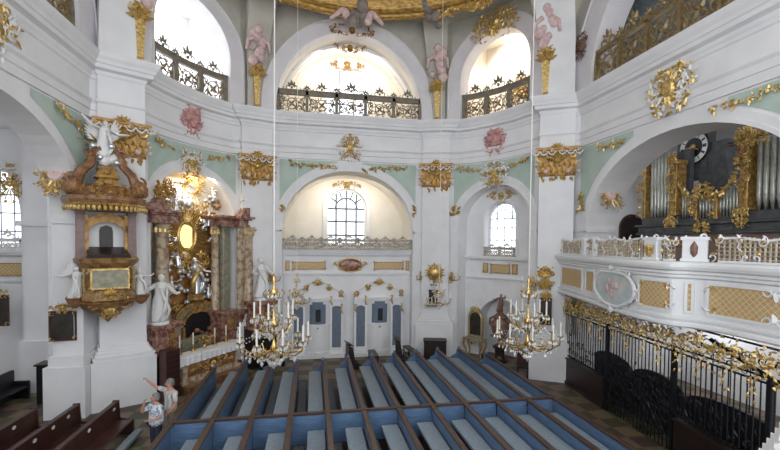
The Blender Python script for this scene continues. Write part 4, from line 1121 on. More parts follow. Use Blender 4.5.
for k in range(12):
    lab = 'blue cushioned pew beyond the cross rail, %s row from the side altar' % ordn[k]
    if k == 0: lab = 'blue pew partition beside the side altar, beyond the cross rail'
    if k == 11: lab = 'blue pew partition closing the rows towards the screen, beyond the cross rail'
    t = thing('church_pew', lab, 'pew', (pewx(k), YC+.06, .04), 0, 'pews beyond the cross rail')
    pew_mesh(t, k, YC+.06, NORTH[k], k > 0, k < 11, 1)
    lab = 'blue cushioned pew before the cross rail, %s row from the altar side' % ordn[k]
    if k == 0: lab = 'blue pew partition beside the two visitors, before the cross rail'
    if k == 11: lab = 'blue pew partition closing the rows towards the screen, before the cross rail'
    t = thing('church_pew', lab, 'pew', (pewx(k), 7.0, .04), 0, 'pews on the camera side of the cross rail')
    pew_mesh(t, k, 7.0, YC-.06, k > 0, k < 11, -1)
t = thing('pew_cross_rail', 'brown rail with blue panels crossing all the pew rows', 'rail', (pewx(0), YC, .04), 0)
b = MB(); L = pewx(11)-pewx(0); b.bev(-.08, L+.08, -.055, .055, .915, .975, .012); b.build('top_rail', M['rail'], t)
for k in range(11):
    b = MB(); b.box(pewx(k)-pewx(0)+.03, pewx(k+1)-pewx(0)-.03, -.02, .02, .1, .92); b.build('panel', M['blue'], t)
b = MB(); b.box(pewx(0)-.1, pewx(11)+.1, 7.0, 15.4, 0, .04); o = struct(b, 'floor_pew_platform', M['rail'])

# side pews, dark red with small oval plates
def sidepew(x, y1, label, plates, g='dark red side pews'):
    t = thing('side_pew', label, 'pew', (x, y1-3.6, 0), 0, g); L = 3.6
    b = MB(); b.bev(-.05,.05,0,L,.42,.95,.015); b.build('backrest', M['redwood'], t)
    b = MB(); b.bev(-.07,.07,0,L,.93,.985,.012); b.build('top_rail', M['redwood'], t)
    b = MB(); b.bev(.05,.45,.05,L-.1,.40,.45,.012); b.build('seat', M['redwood'], t)
    b = MB(); b.prism([(-.08,0),(.46,0),(.46,.42),(.10,.5),(.07,1.0),(-.09,1.0)], L-.06, L); b.build('end_panel', M['redwood'], t)
    b = MB(); b.prism([(-.08,0),(.46,0),(.46,.42),(.10,.5),(.07,1.0),(-.09,1.0)], 0, .06); b.build('end_panel', M['redwood'], t)
    b = MB(); b.bev(.55,.75,.1,L-.2,.1,.2,.012); b.build('kneeler', M['cushion'], t)
    for y in plates:
        b = MB(); b.lathe([(.001,.0),(.05,.0),(.055,-.008),(.001,-.012)], 10); b.v = [(.058-z, L-y+y_*1.3, .84+x_*.9) for x_, y_, z in b.v]; b.build('number_plate', M['tin'], t)
sidepew(-7.45, 12.62, 'dark red side pew with white oval plates, farthest from the blue pews of three', (.9,2.0))
sidepew(-6.5, 12.78, 'dark red side pew with white oval plates, middle one of three by the pulpit plinth', (.55,1.2,1.9))
sidepew(-5.53, 12.85, 'dark red side pew with white oval plates, beside the two visitors', (.3,1.6))
t = thing('side_pew', 'black pew standing under the dark picture in the side chapel', 'pew', (-10.35, 12.8, 0), 0)
b = MB(); b.bev(-.06,.06,0,3.6,.0,1.0,.015); b.build('backrest', M['blackwood'], t)
b = MB(); b.bev(.06,.5,0,3.5,.40,.46,.015); b.build('seat', M['blackwood'], t)
b = MB(); b.bev(-.06,.55,3.5,3.6,0,.62,.02); b.build('end_panel', M['blackwood'], t)
t = thing('dark_cabinet', 'low black cabinet half hidden behind the pulpit pier plinth', 'cabinet', (-8.75, 15.9, 0), 0)
b = MB(); b.bev(-.45,.3,-.25,.25,0,1.3,.02); b.build('body', M['blackwood'], t)
b = MB(); b.bev(-.5,.35,-.3,.28,1.3,1.36,.01); b.build('top', M['darkwood'], t)

# ------------------------------------------------------------------ confessionals
def confessional(uc, label):
    t = thing('confessional', label, 'confessional', BACK.P(uc,-.44,0), BACK.rz, 'confessionals in the middle bay')
    def prof(u):                                     # front line: side wings flat, middle swelling
        return -.42-.30*max(0, cos(u/.62*PI/2))**.8 if abs(u) < .62 else -.42
    us = [-1.22,-1.1]+[-.62+1.24*i/12 for i in range(13)]+[1.1,1.22]
    def shell(mb, z0, z1, out=0., ua=-1.22, ub=1.22):
        q = [u for u in us if ua-1e-6 <= u <= ub+1e-6]
        mb.prismz([(u, prof(u)-out) for u in q]+[(ub,0),(ua,0)], z0, z1)
    b = MB(); shell(b, .32, 2.85); b.build('body', M['whitewood'], t)
    b = MB(); b.box(-1.3,1.3,-.62,0,0,.16); shell(b, .16, .34, .06); b.build('plinth', M['white'], t)
    b = MB(); shell(b, 1.60, 1.68, .06, -.62, .62); shell(b, 2.80, 2.88, .08)
    for u in (-1.18,-.64,.64,1.18): b.box(u-.05,u+.05,-.48,-.40,.34,2.85)
    b.build('moulding', M['white'], t)
    n = 16
    cr = [(1.22*cos(PI*i/n)*(1 if True else 1), 2.86+(.75*sin(PI*i/n))**1.0*(.78 if abs(cos(PI*i/n)) > .55 else 1.)) for i in range(n+1)]
    b = MB(); b.prism(cr, -.40, -.02); b.build('crown', M['white'], t)
    for s in (-1,1):
        b = MB(); x = s*.91; w = .25
        b.prism([(x-w,.48),(x+w,.48),(x+w,2.35)]+[(x+w*cos(PI*i/8), 2.35+.16*sin(PI*i/8)) for i in range(9)]+[(x-w,2.35)], -.46, -.415)
        d = b.build('door', M['curtain'], t)
        m = MB()
        for q in (-.12,0,.12): m.box(x+q-.012, x+q+.012, -.475,-.46,.55,2.3)
        m.build('slats', M['greyslate'], d)
    b = MB(); q = [u for u in us if abs(u) < .45]
    def cur(mb, ua, ub, z0, z1, o):
        k = [ua+(ub-ua)*i/6 for i in range(7)]
        mb.prismz([(u, prof(u)-o) for u in k]+[(u, prof(u)+.02) for u in reversed(k)], z0, z1)
    cur(b, -.38, .38, 1.66, 2.62, .03); cur(b, -.26, .26, 2.62, 2.74, .03); w_ = b.build('window_shutter', M['curtain'], t)
    b = MB(); cur(b, -.10, .14, 1.80, 2.40, .045); b.build('opening', M['blackwood'], w_)
    b = MB(); cur(b, -.40, .40, .45, 1.56, .04); d = b.build('half_door', M['whitewood'], t)
    b = MB(); b.ball((0, prof(0)-.08, 1.5), .045, 8); b.build('knob', M['gold'], d)
    g = MB()
    for W_, H_, x, z, sd in ((.5,.45,0,3.66,201),(.28,.34,-.55,3.42,202),(.28,.34,.55,3.42,203),(.24,.36,-1.12,3.1,204),(.24,.36,1.12,3.1,205)):
        c_ = carve(W_, H_, sd, 1., .022); g.add([(a+x, q-.44, c+z) for a, q, c in c_.v], c_.f)
    g.build('gilt_crest', M['gold'], t)
    for x, z in ((-.66,2.75),(.66,2.75),(-1.16,2.35),(1.16,2.35)):
        c_ = garland([(0,.2),(0,-.25)], 7, .07, 12); c_.v = [(a+x, q-.5, c+z) for a, q, c in c_.v]; c_.build('gilt_drop', M['gold'], t)
    return t
confessional(-1.50, 'white confessional with slate blue doors, the one closer to the side altar')
confessional(1.50, 'white confessional with slate blue doors, the one closer to the sunburst pier')

# kneeling desks and benches in front of the confessionals
def prie(label, loc, rz, h=1.1):
    t = thing('kneeling_desk', label, 'kneeler', loc, rz, 'dark kneeling desks before the confessionals')
    b = MB(); b.bev(-.30,.30,.12,.2,0,h,.02); b.build('front_board', M['darkwood'], t)
    b = MB(); b.loft([[(-.33,.0,h-.06),(.33,.0,h-.06),(.33,.26,h+.06),(-.33,.26,h+.06)],[(-.33,.0,h-.02),(.33,.0,h-.02),(.33,.26,h+.10),(-.33,.26,h+.10)]]); b.build('book_rest', M['darkwood'], t)
    b = MB(); b.bev(-.3,.3,-.4,.0,.10,.2,.02); b.build('kneeling_board', M['darkwood'], t)
    for s in (-1,1):
        b = MB(); b.prism([(0,0),(1,0)],0,1) if False else b.add([(s*.3,-.4,0),(s*.3,.16,0),(s*.3,.16,h-.05),(s*.3,.02,h-.1),(s*.3,-.1,.35),(s*.3,-.4,.2),(s*.27,-.4,0),(s*.27,.16,0),(s*.27,.16,h-.05),(s*.27,.02,h-.1),(s*.27,-.1,.35),(s*.27,-.4,.2)],
            [(0,1,2,3,4,5),(11,10,9,8,7,6)]+[(i,6+i,6+(i+1)%6,(i+1)%6) for i in range(6)]); b.build('side_board', M['darkwood'], t)
def lowbench(label, loc, rz, L=1.3):
    t = thing('low_bench', label, 'bench', loc, rz, 'dark low benches by the confessionals')
    b = MB(); b.bev(-.17,.17,0,L,.50,.56,.015); b.build('seat', M['darkwood'], t)
    for x, y in ((-.13,.08),(.13,.08),(-.13,L-.08),(.13,L-.08)):
        b = MB(); b.box(x-.025,x+.025,y-.025,y+.025,0,.5); b.build('leg', M['darkwood'], t)
prie('dark kneeling desk before the confessional, between pew ends', (1.72,18.0,0), rad(100))
prie('dark kneeling desk standing between the two low benches', (4.0,18.35,0), rad(75), 1.15)
lowbench('dark low bench before the second confessional', (2.75,17.75,0), 0, 1.2)
lowbench('dark low bench leading up to the black chest at the sunburst pier', (4.75,18.0,0), rad(8), 1.5)
t = thing('black_chest', 'black wooden chest standing against the sunburst pier', 'chest', (5.72,18.45,0), rad(-15))
b = MB(); b.bev(-.52,.52,-.3,.3,0,1.0,.02); b.build('body', M['darkwood'], t)
b = MB(); b.bev(-.55,.55,-.33,.33,1.0,1.05,.015); b.build('lid', M['blackwood'], t)

# ------------------------------------------------------------------ niche to the right of the sunburst pier
nb = BRIGHT
t = thing('console_table', 'dark gilded console table standing in the niche by the sunburst pier', 'table', nb.P(-1.05,-.2,0), nb.rz)
b = MB(); b.bev(-.55,.55,-.25,.25,.86,.94,.02); b.build('top', M['greenmarble'], t)
for s in (-1,1):
    for q in (-1,1):
        b = MB(); b.tube([(s*.48,q*.18,.86),(s*.52,q*.2,.6),(s*.40,q*.16,.3),(s*.46,q*.18,0)], [.06,.05,.035,.045], 7); b.build('leg', M['ochre'], t)
c_ = carve(1.0,.25,301,1.2,.02); c_.v = [(x,y-.25,z+.76) for x,y,z in c_.v]; c_.build('apron', M['ochre'], t)
t = thing('framed_icon', 'arched dark icon in a green gilt frame standing on the console table', 'icon', nb.P(-1.05,-.25,.95), nb.rz)
def archpoly(w, h, z0=0, n=10): return [(-w,z0),(w,z0)]+[(w*cos(PI*i/n), h-w+w*sin(PI*i/n)) for i in range(n+1)]
b = MB(); b.prism(archpoly(.42,1.42), -.05, .05); b.build('frame', M['greenmarble'], t)
b = MB(); b.prism(archpoly(.30,1.25,.14), -.065, -.045); b.build('picture', M['dark'], t)
b = MB(); P = archpoly(.36,1.34,.08, 16); b.tube([(x,-.06,z) for x, z in P]+[(P[0][0],-.06,P[0][1])], .03, 5)
c_ = carve(.5,.3,302,1.,.02); b.add([(x,y-.05,z+1.42) for x,y,z in c_.v], c_.f); b.build('gilt_rim', M['gold'], t)
t = thing('bronze_urn', 'tall reddish brown urn with a figure on top in the low arched niche', 'urn', nb.P(.25,-.25,0), nb.rz)
b = MB(); b.lathe([(.36,0),(.36,.1),(.28,.16),(.22,.3),(.24,.6),(.34,.68),(.34,.75)], 12); b.build('pedestal', M['darkwood'], t)
b = MB(); b.lathe([(.16,.75),(.2,.8),(.1,.95),(.16,1.1),(.36,1.4),(.44,1.7),(.42,1.9),(.30,2.02),(.34,2.1),(.36,2.16),(.22,2.26),(.1,2.4)], 14); b.build('vase', M['bronze'], t, True)
b = MB()
for s in (-1,1):
    b.tube([(s*.40,0,1.6),(s*.56,0,1.75),(s*.54,0,2.0),(s*.34,0,2.12)], [.05,.06,.05,.04], 6); b.scroll(s*.36, 1.25, .14, PI/2, s*5, .04, -.1)
b.build('handle', M['bronze'], t, True)
b = MB(); robed(b, 0, 0, 2.38, .85, 61, 0., ((-.5,-.2,.7),(.5,-.2,.95))); b.build('finial_figure', M['bronze'], t, True)
t = thing('dark_chair', 'dark chair half hidden behind the chandelier in front of the organ pier', 'chair', (8.75,15.7,0), rad(-30))
b = MB(); b.bev(-.24,.24,-.24,.22,.42,.47,.012); b.build('seat', M['darkwood'], t)
b = MB(); b.bev(-.24,.24,.18,.23,.47,1.15,.012); b.build('backrest', M['redwood'], t)
for x, y in ((-.2,-.2),(.2,-.2),(-.2,.19),(.2,.19)):
    b = MB(); b.box(x-.025,x+.025,y-.025,y+.025,0,.42); b.build('leg', M['darkwood'], t)

# sunburst with its dark crucifix on the third pier, dark framed picture on the last
(pcx,pcy),(pnx,pny) = PIERS[2]; prz = math.atan2(pnx,-pny)
def onpier(k, x, y, z):
    (cx,cy),(nx,ny) = PIERS[k]; a = math.atan2(nx,-ny); X, Y = rel(cx,cy)
    return (X+x*cos(a)-y*sin(a), Y+x*sin(a)+y*cos(a), z), a
L_, a_ = onpier(2, .0, -.06, 4.15)
t = thing('gilded_sunburst', 'round gold sunburst ornament on the pier above the dark crucifix', 'ornament', L_, a_)
b = MB(); b.ball((0,-.08,0), .3, 12, sy=.5); b.build('disc', M['gold'], t, True)
b = MB()
for i in range(20):
    a = 2*PI*i/20; b.leaf(.2*cos(a), .2*sin(a), a, .34 if i%2 else .26, .09, -.02)
b.build('rays', M['gold'], t)
L_, a_ = onpier(2, -.05, -.14, 2.5)
t = thing('crucifix_shrine', 'small black crucifix shrine with candles below the gold sunburst', 'crucifix', L_, a_)
b = MB(); b.bev(-.25,.25,-.1,.06,.1,.8,.02); b.bev(-.34,.34,-.16,.06,0,.1,.02); b.build('shrine', M['blackwood'], t)
b = MB(); b.box(-.025,.025,-.13,-.09,.75,1.25); b.box(-.17,.17,-.13,-.09,1.02,1.07); b.build('cross', M['blackwood'], t)
for i in range(6):
    b = MB(); x = -.42+.17*i; b.lathe([(.03,.1),(.04,.12),(.012,.14),(.012,.18),(.016,.18),(.016,.46)], 6, (x,-.2,0)); b.build('candle', M['candle'], t)
b = MB()
for s in (-1,1): b.tube([(s*.3,-.18,.05),(s*.42,-.2,.0),(s*.46,-.2,.12)], .02, 5)
b.box(-.46,.46,-.24,-.16,.06,.1); b.build('candle_shelf', M['brass'], t)
L_, a_ = onpier(3, -.32, -.06, 2.35)
t = picture('dark framed picture on the organ pier just behind the chandelier', L_, a_, .36, 1.0)
L_, a_ = onpier(3, -.36, -.07, 4.3)
c_ = carve(.7,1.2,311,1.3,.03); solo(c_, 'gilded_cartouche', M['gold'], 'slim gold cartouche on the organ pier above the dark picture', 'ornament', L_, a_)

def sconce(label, loc, rz):
    t = thing('wall_sconce', label, 'wall lamp', loc, rz, 'gilded wall sconces')
    b = MB(); b.v = []; c_ = carve(.3,.75,321,.9,.02); b.add(c_.v, c_.f); b.build('back_plate', M['gold'], t)
    for s in (-1,0,1):
        b = MB(); b.tube([(0,-.04,-.1),(s*.12,-.2,-.2),(s*.28,-.3,-.15),(s*.32,-.32,.0)], .018, 5); b.lathe([(.05,0),(.055,.02),(.02,.03)], 8, (s*.32,-.32,0))
        a = b.build('arm', M['brass'], t)
        b = MB(); b.lathe([(.016,.02),(.016,.26),(.003,.29)], 6, (s*.32,-.32,0)); b.build('candle', M['candle'], a)
L_, a_ = onpier(2, -.72, .16, 3.95); sconce('gilded wall sconce on the sunburst pier, on its confessional side', L_, a_-.6)
L_, a_ = onpier(2, .80, .2, 3.95); sconce('gilded wall sconce on the sunburst pier, on its icon side', L_, a_+.6)
L_, a_ = onpier(1, .60, -.06, 3.95); sconce('gilded wall sconce on the pier between side altar and confessional, behind a chandelier', L_, a_+.3)
L_, a_ = onpier(3, -.8, .15, 4.0); sconce('gilded wall sconce on the organ pier facing the low niche', L_, a_-.6)

# ------------------------------------------------------------------ crystal chandeliers
def chandelier(label, loc, S=1., n_up=6, n_lo=9, top=16.5, group='crystal chandeliers'):
    """loc is the lowest point; S scales the body"""
    t = thing('chandelier', label, 'chandelier', loc, .15, group); r = random.Random(int(loc[0]*10))
    H = 2.65*S
    b = MB(); b.tube([(0,0,H),(0,0,top-loc[2])], .016 if S > .8 else .010, 6); b.build('cord', M['candle'], t)
    b = MB(); b.lathe([(.001,.18),(.05,.2),(.11,.28),(.06,.36),(.03,.45),(.10,.58),(.06,.7),(.025,.8),(.025,1.05),(.09,1.15),(.14,1.25),(.07,1.36),(.03,1.45),(.025,1.9),(.06,2.0),(.12,2.1),(.05,2.2),(.02,2.3),(.05,2.45),(.001,2.65)], 10)
    b.v = [(x*S,y*S,z*S) for x,y,z in b.v]; b.build('stem', M['brass'], t, True)
    pr = MB()
    def drop(x, y, z, h):                            # faceted prism
        w = h*.28
        pr.add([(x,y,z),(x+w,y,z-h*.55),(x,y+w,z-h*.55),(x-w,y,z-h*.55),(x,y-w,z-h*.55),(x,y,z-h)], [(0,1,2),(0,2,3),(0,3,4),(0,4,1),(5,2,1),(5,3,2),(5,4,3),(5,1,4)])
    for n, R, z0, zc, ph in ((n_up,.52,1.15,1.42,.2),(n_lo,.92,.55,.82,0.)):
        for i in range(n):
            a = 2*PI*i/n+ph; ca, sa = cos(a), sin(a)
            P = [(.06,z0),(R*.35,z0-.12),(R*.72,z0-.10),(R*.97,z0+.06),(R,zc)]
            b = MB(); b.tube([(q*ca*S,q*sa*S,z*S) for q,z in P], [.023*S]*4+[.017*S], 5)
            b.tube([(R*.5*ca*S,R*.5*sa*S,(z0-.13)*S),(R*.62*ca*S,R*.62*sa*S,(z0+.08)*S),(R*.48*ca*S,R*.48*sa*S,(z0+.14)*S)], .013*S, 4)
            b.lathe([(.012*S,0),(.085*S,.03*S),(.09*S,.045*S),(.03*S,.05*S)], 8, (R*ca*S,R*sa*S,zc*S))
            arm = b.build('arm', M['brass'], t)
            b = MB(); b.lathe([(.025*S,0),(.025*S,.38*S),(.006*S,.42*S)], 7, (R*ca*S,R*sa*S,(zc+.05)*S)); b.build('candle', M['candle'], arm)
            for k in range(6):
                aa = 2*PI*k/6; drop((R*ca+.085*cos(aa))*S, (R*sa+.085*sin(aa))*S, (zc+.02)*S, .14*S)
            for k in range(5): drop(R*(.45+.12*k)*ca*S, R*(.45+.12*k)*sa*S, (z0-.1+.02*k)*S, .12*S)
            drop(R*.72*ca*S, R*.72*sa*S, (z0-.12)*S, .17*S); drop(R*.35*ca*S, R*.35*sa*S, (z0-.14)*S, .15*S)
            # bead chain from crown to arm
            for k in range(1,11):
                q = k/11; pr.ball((R*q*ca*S, R*q*sa*S, ((2.1-z0*.3)*(1-q)+zc*q-.35*sin(PI*q))*S), .02*S, 5)
    for i in range(10):
        a = 2*PI*i/10
        drop(.14*cos(a)*S, .14*sin(a)*S, 2.08*S, .16*S); drop(.16*cos(a)*S, .16*sin(a)*S, 1.2*S, .2*S); drop(.12*cos(a)*S, .12*sin(a)*S, .5*S, .2*S); drop(.1*cos(a)*S, .1*sin(a)*S, .28*S, .2*S)
    drop(0,0,.22*S,.22*S)
    pr.build('prisms', M['crystal'], t)['kind'] = 'stuff'
    b = MB()
    for i in range(6):
        a = 2*PI*i/6; b.tube([(.05*cos(a)*S,.05*sin(a)*S,2.0*S),(.22*cos(a)*S,.22*sin(a)*S,1.95*S),(.28*cos(a)*S,.28*sin(a)*S,2.1*S),(.2*cos(a)*S,.2*sin(a)*S,2.18*S)], .014*S, 4)
        b.tube([(.06*cos(a)*S,.06*sin(a)*S,.95*S),(.3*cos(a)*S,.3*sin(a)*S,.9*S),(.34*cos(a)*S,.34*sin(a)*S,1.05*S)], .014*S, 4)
    b.build('crown', M['brass'], t)
chandelier('large crystal chandelier hanging before the side altar, bigger of two on that side', (-1.08,11.95,1.95), 1.05)
chandelier('large crystal chandelier hanging before the low arched niche and organ pier', (6.92,12.15,1.75), 1.08)
chandelier('small crystal chandelier hanging behind the large one at the confessionals', (-.65,17.35,2.75), .6, 4, 6)
chandelier('small crystal chandelier hanging before the sunburst pier', (5.3,16.6,2.75), .6, 4, 6)
# ------------------------------------------------------------------ organ gallery: curved front, loft floor
GP = [(9.95,15.25),(9.75,14.2),(9.5,13.15),(9.2,12.0),(8.92,10.93),(8.63,9.6),(8.64,8.6),(8.95,8.2),(9.12,7.6),(9.12,6.8),(9.15,6.0),(9.15,5.0)]
def smooth(path, n=6):                              # Catmull-Rom through the points
    out = []
    for i in range(len(path)-1):
        p0, p1, p2, p3 = (Vector(path[max(0,i-1)]), Vector(path[i]), Vector(path[i+1]), Vector(path[min(len(path)-1,i+2)]))
        for k in range(n):
            t = k/n
            out.append(tuple(.5*((2*p1)+(p2-p0)*t+(2*p0-5*p1+4*p2-p3)*t*t+(3*p1-p0-3*p2+p3)*t**3)))
    return out+[path[-1]]
GS = smooth(GP)
class Run:
    """plan curve; at(s, out, z): s metres along it, out towards the nave"""
    def __init__(s, pts):
        s.p = [Vector(q) for q in pts]; s.c = [0.]
        for a, b in zip(s.p, s.p[1:]): s.c.append(s.c[-1]+(b-a).length)
        s.L = s.c[-1]
    def frame(s, d):
        d = max(0, min(s.L-1e-4, d)); i = max(k for k in range(len(s.c)) if s.c[k] <= d)
        i = min(i, len(s.p)-2); t = (d-s.c[i])/(s.c[i+1]-s.c[i]); q = s.p[i]+(s.p[i+1]-s.p[i])*t
        u = (s.p[i+1]-s.p[i]).normalized()
        return q, u, Vector((u.y,-u.x))
    def at(s, d, out, z):
        q, u, n = s.frame(d); q = q+n*out+(u*(d-s.L) if d > s.L else Vector((0,0)))
        return (q.x, q.y, z)
    def rz(s, d):
        q, u, n = s.frame(d); return math.atan2(u.y, u.x)
    def sY(s, Y):                                   # distance along at world y
        for i in range(len(s.p)-1):
            a, b = s.p[i], s.p[i+1]
            if b.y <= Y <= a.y: return s.c[i]+(s.c[i+1]-s.c[i])*(a.y-Y)/(a.y-b.y)
        return 0. if Y > s.p[0].y else s.L
    def bend(s, mb, d, z0, out=0.):                 # flat work (x along, y away from nave) -> local coords of a thing at (d, out, z0)
        P = s.at(d, out, z0); r = s.rz(d); cr, sr = cos(r), sin(r); nv = []
        for x, y, z in mb.v:
            q = s.at(d+x, out-y, z0+z); dx, dy = q[0]-P[0], q[1]-P[1]
            nv.append((dx*cr+dy*sr, -dx*sr+dy*cr, z))
        mb.v = nv; return mb
G = Run(GS)
GPROF = [(-.30,3.62),(.0,3.62),(.05,3.66),(.05,3.72),(-.02,3.76),(.03,3.82),(.03,3.86),(-.06,3.90),(-.06,4.80),(.02,4.84),(.02,4.90),(.07,4.93),(.07,4.99),(.14,5.03),(.17,5.10),(.17,5.16),(.10,5.22),(-.35,5.22)]
mb = MB(); sweep(mb, GS, GPROF); struct(mb, 'wall_gallery_front', M['whitewood'])
mb = MB(); pl = [(x+.32,y) for x, y in GS]+[(15.2,5.0),(15.2,15.3)]
mb.prismz(pl, 4.1, 4.3); struct(mb, 'floor_loft', M['rail'])
# panels on the gallery front
def fpanel(Ya, Yb, label, corner=True, z0=4.0, z1=4.72, m='trellis', notch=False):
    a, b = G.sY(Ya), G.sY(Yb); d = (a+b)/2; L = b-a
    t = thing('gilded_plaque', label, 'panel', G.at(d,-.06,z0), G.rz(d)); h = z1-z0; n = max(2, int(L/.25))
    mb = MB()
    for i in range(n): mb.box(-L/2+L*i/n, -L/2+L*(i+1)/n, -.02, .0, 0, h)
    G.bend(mb, d, z0, -.06).build('field', M[m], t)
    mb = MB()
    for i in range(n):
        for q in (0,h): mb.box(-L/2+L*i/n, -L/2+L*(i+1)/n, -.05, 0, q-.03, q+.03)
    for s in (-1,1): mb.box(s*L/2-.03, s*L/2+.03, -.05, 0, 0, h)
    if corner:
        for s in (-1,1):
            for q, v in ((0,1),(h,-1)):
                mb.scroll(s*(L/2-.06), q+v*.08, .10, 0, 5*s*v, .022, -.03); mb.leaf(s*(L/2-.05), q+v*.05, PI/2-s*v*PI*.25 if v > 0 else -PI/2+s*PI*.25, .2, .1, -.02)
    if notch:
        for q, v in ((0,1),(h,-1)):
            for s in (-1,1): mb.scroll(s*.12, q+v*.05, .12, PI/2*(1-s), 5*s*v, .03, -.03)
            mb.leaf(0, q, v*PI/2, .25, .16, -.02)
    G.bend(mb, d, z0, -.06).build('frame', M['whitewood'], t)
    if corner:
        mb = MB()
        for s in (-1,1):
            for q, v in ((0,1),(h,-1)): mb.leaf(s*(L/2-.12), q+v*.1, r_.uniform(0,6), .14, .06, -.045); mb.scroll(s*(L/2-.14), q+v*.13, .06, 0, 5, .014, -.05)
        G.bend(mb, d, z0, -.06).build('gilt_corners', M['gold'], t)
r_ = random.Random(77)
fpanel(14.9,13.05,'ochre panel on the organ gallery front next to the pier', False)
fpanel(12.75,12.08,'short ochre panel on the organ gallery front before the painted medallion', False)
fpanel(9.52,8.52,'ochre trellis panel on the organ gallery front between medallion and narrow strip')
fpanel(8.30,8.20,'narrow ochre strip on the pilaster of the organ gallery front', False)
fpanel(7.93,5.2,'longest ochre trellis panel on the organ gallery front, towards the picture edge', True, notch=True)
d = G.sY(10.72)
t = thing('painted_medallion', 'pale blue and pink painted medallion in a white rocaille frame on the organ gallery front', 'medallion', G.at(d,-.02,4.33), G.rz(d))
P = [((1.12+.05*cos(4*a))*math.copysign(abs(cos(a))**.8,cos(a)), (.50+.04*sin(3*a))*math.copysign(abs(sin(a))**.75,sin(a))) for a in [2*PI*i/28 for i in range(28)]]
mb = MB(); mb.prism(P, -.06, .0); G.bend(mb, d, 4.33, -.02).build('painting', M['medal'], t)
mb = MB(); mb.tube([(x,-.06,z) for x, z in P]+[(P[0][0],-.06,P[0][1])], .05, 6)
for i in range(0,28,2): mb.scroll(P[i][0]*1.03, P[i][1]*1.06, .09, i, 4.5, .025, -.06)
for i in range(0,28,3): mb.leaf(P[i][0], P[i][1], math.atan2(P[i][1],P[i][0])+.6, .18, .1, -.05)
mb.leaf(0,.5,PI/2,.25,.2,-.05); mb.leaf(0,-.5,-PI/2,.25,.2,-.05)
G.bend(mb, d, 4.33, -.02).build('frame', M['whitewood'], t)
mb = MB(); r = random.Random(5)
for i in range(7): mb.ball((r.uniform(-.3,.3),-.075,r.uniform(-.25,.2)), r.uniform(.07,.13), 7, sy=.25)
G.bend(mb, d, 4.33, -.02).build('figure_group', M['palepink'], t, True)
for Ya, lb in ((13.72,'thin'),(8.55,'wide'),(8.05,'wide')):
    pass
# balustrade of the organ gallery
LBL = ['beside the pier','over the short panels','over the painted medallion','over the trellis panel','towards the picture edge']
SEG = [(14.95,13.45),(12.72,12.45),(12.03,9.55),(8.8,8.5),(7.78,5.1)]
M['balu'] = mat('cream_gilt_lattice', (.36,.29,.19), .45, 0.1, col2=(.60,.54,.43), scale=9)
for i, ((Ya,Yb), lb) in enumerate(zip(SEG, LBL)):
    a, b = G.sY(Ya), G.sY(Yb); d = (a+b)/2; L = b-a; h = .56
    t = thing('rococo_balustrade', 'white rococo lattice balustrade with gilt scrolls, the length %s' % lb, 'balustrade', G.at(d,-.12,5.226), G.rz(d))
    mb = MB(); n = int(L/.10); 
    def top(x): return h*(.86+.14*abs(sin(x*2.2+i)))
    for k in range(n+1):
        x = -L/2+L*k/n; mb.box(x-.013,x+.013,-.015,.015,.03,top(x))
    for k in range(5):
        z = .09+.09*k
        for q in range(n): mb.box(-L/2+L*q/n, -L/2+L*(q+1)/n, -.018,.018, z-.011,z+.011)
    G.bend(mb, d, 5.22, -.12).build('lattice', M['balu'], t)
    mb = MB(); r = random.Random(i+3)
    N = max(2, int(L/.42))
    for k in range(N+1):
        x = -L/2+L*k/N; s = 1 if k % 2 else -1
        mb.scroll(x, top(x)-.03, r.uniform(.10,.17), PI/2, s*5, .022, -.03); mb.scroll(x+.12*s, .12, .10, -PI/2, -s*5, .02, -.03)
        mb.leaf(x, top(x)-.02, PI/2+s*.5, .14, .07, -.03)
        if k % 2: mb.tube([(x,-.03,.03),(x+.10*s,-.04,.2),(x-.06*s,-.04,.35),(x,-.03,top(x))], .013, 5)
    for k in range(int(L/.1)): 
        x = -L/2+.05+.1*k; mb.box(x-.052,x+.052,-.04,.04,0,.05); mb.box(x-.052,x+.052,-.035,.035,top(x)-.02,top(x)+.03)
    G.bend(mb, d, 5.22, -.12).build('scrolls', M['whitewood'], t)
    mb = MB()
    for k in range(N+1):
        x = -L/2+L*k/N; mb.scroll(x+.04, top(x)-.05, .08, 0, 5, .016, -.07); mb.leaf(x, .2, r.uniform(0,6), .14, .06, -.06); mb.ball((x,-.07,.28),.02,6)
    G.bend(mb, d, 5.22, -.12).build('gilt_scrolls', M['gold'], t)
for Ya, Yb, lb in ((13.2,12.95,'slender white balustrade post by the pier'),(12.32,12.18,'slender white balustrade post before the lattice over the medallion'),(9.38,8.95,'broad white balustrade post with a gilt drop'),(8.38,7.97,'broadest white balustrade post bearing a dark lantern ornament')):
    a, b = G.sY(Ya), G.sY(Yb); d = (a+b)/2; L = b-a
    t = thing('balustrade_post', lb, 'post', G.at(d,-.12,5.226), G.rz(d))
    mb = MB(); mb.bev(-L/2,L/2,-.08,.08,0,.56,.02); mb.bev(-L/2-.03,L/2+.03,-.1,.1,0,.07,.01); mb.bev(-L/2-.03,L/2+.03,-.1,.1,.52,.6,.01)
    for s in (-1,1): mb.scroll(s*L*.3, .6, .08, 0, 4*s, .03, -.03)
    mb.build('body', M['whitewood'], t)
    if L > .4:
        mb = MB()
        if 'lantern' in lb: mb.lathe([(.001,.1),(.04,.14),(.07,.2),(.08,.36),(.05,.42),(.02,.47),(.001,.5)], 8, (0,-.1,0), sy=.5); mb.build('lantern_ornament', M['bronze'], t)
        else:
            c_ = carve(.25,.4,401,1,.02); c_.v = [(x,y-.08,z+.3) for x,y,z in c_.v]; c_.build('gilt_drop', M['gold'], t)

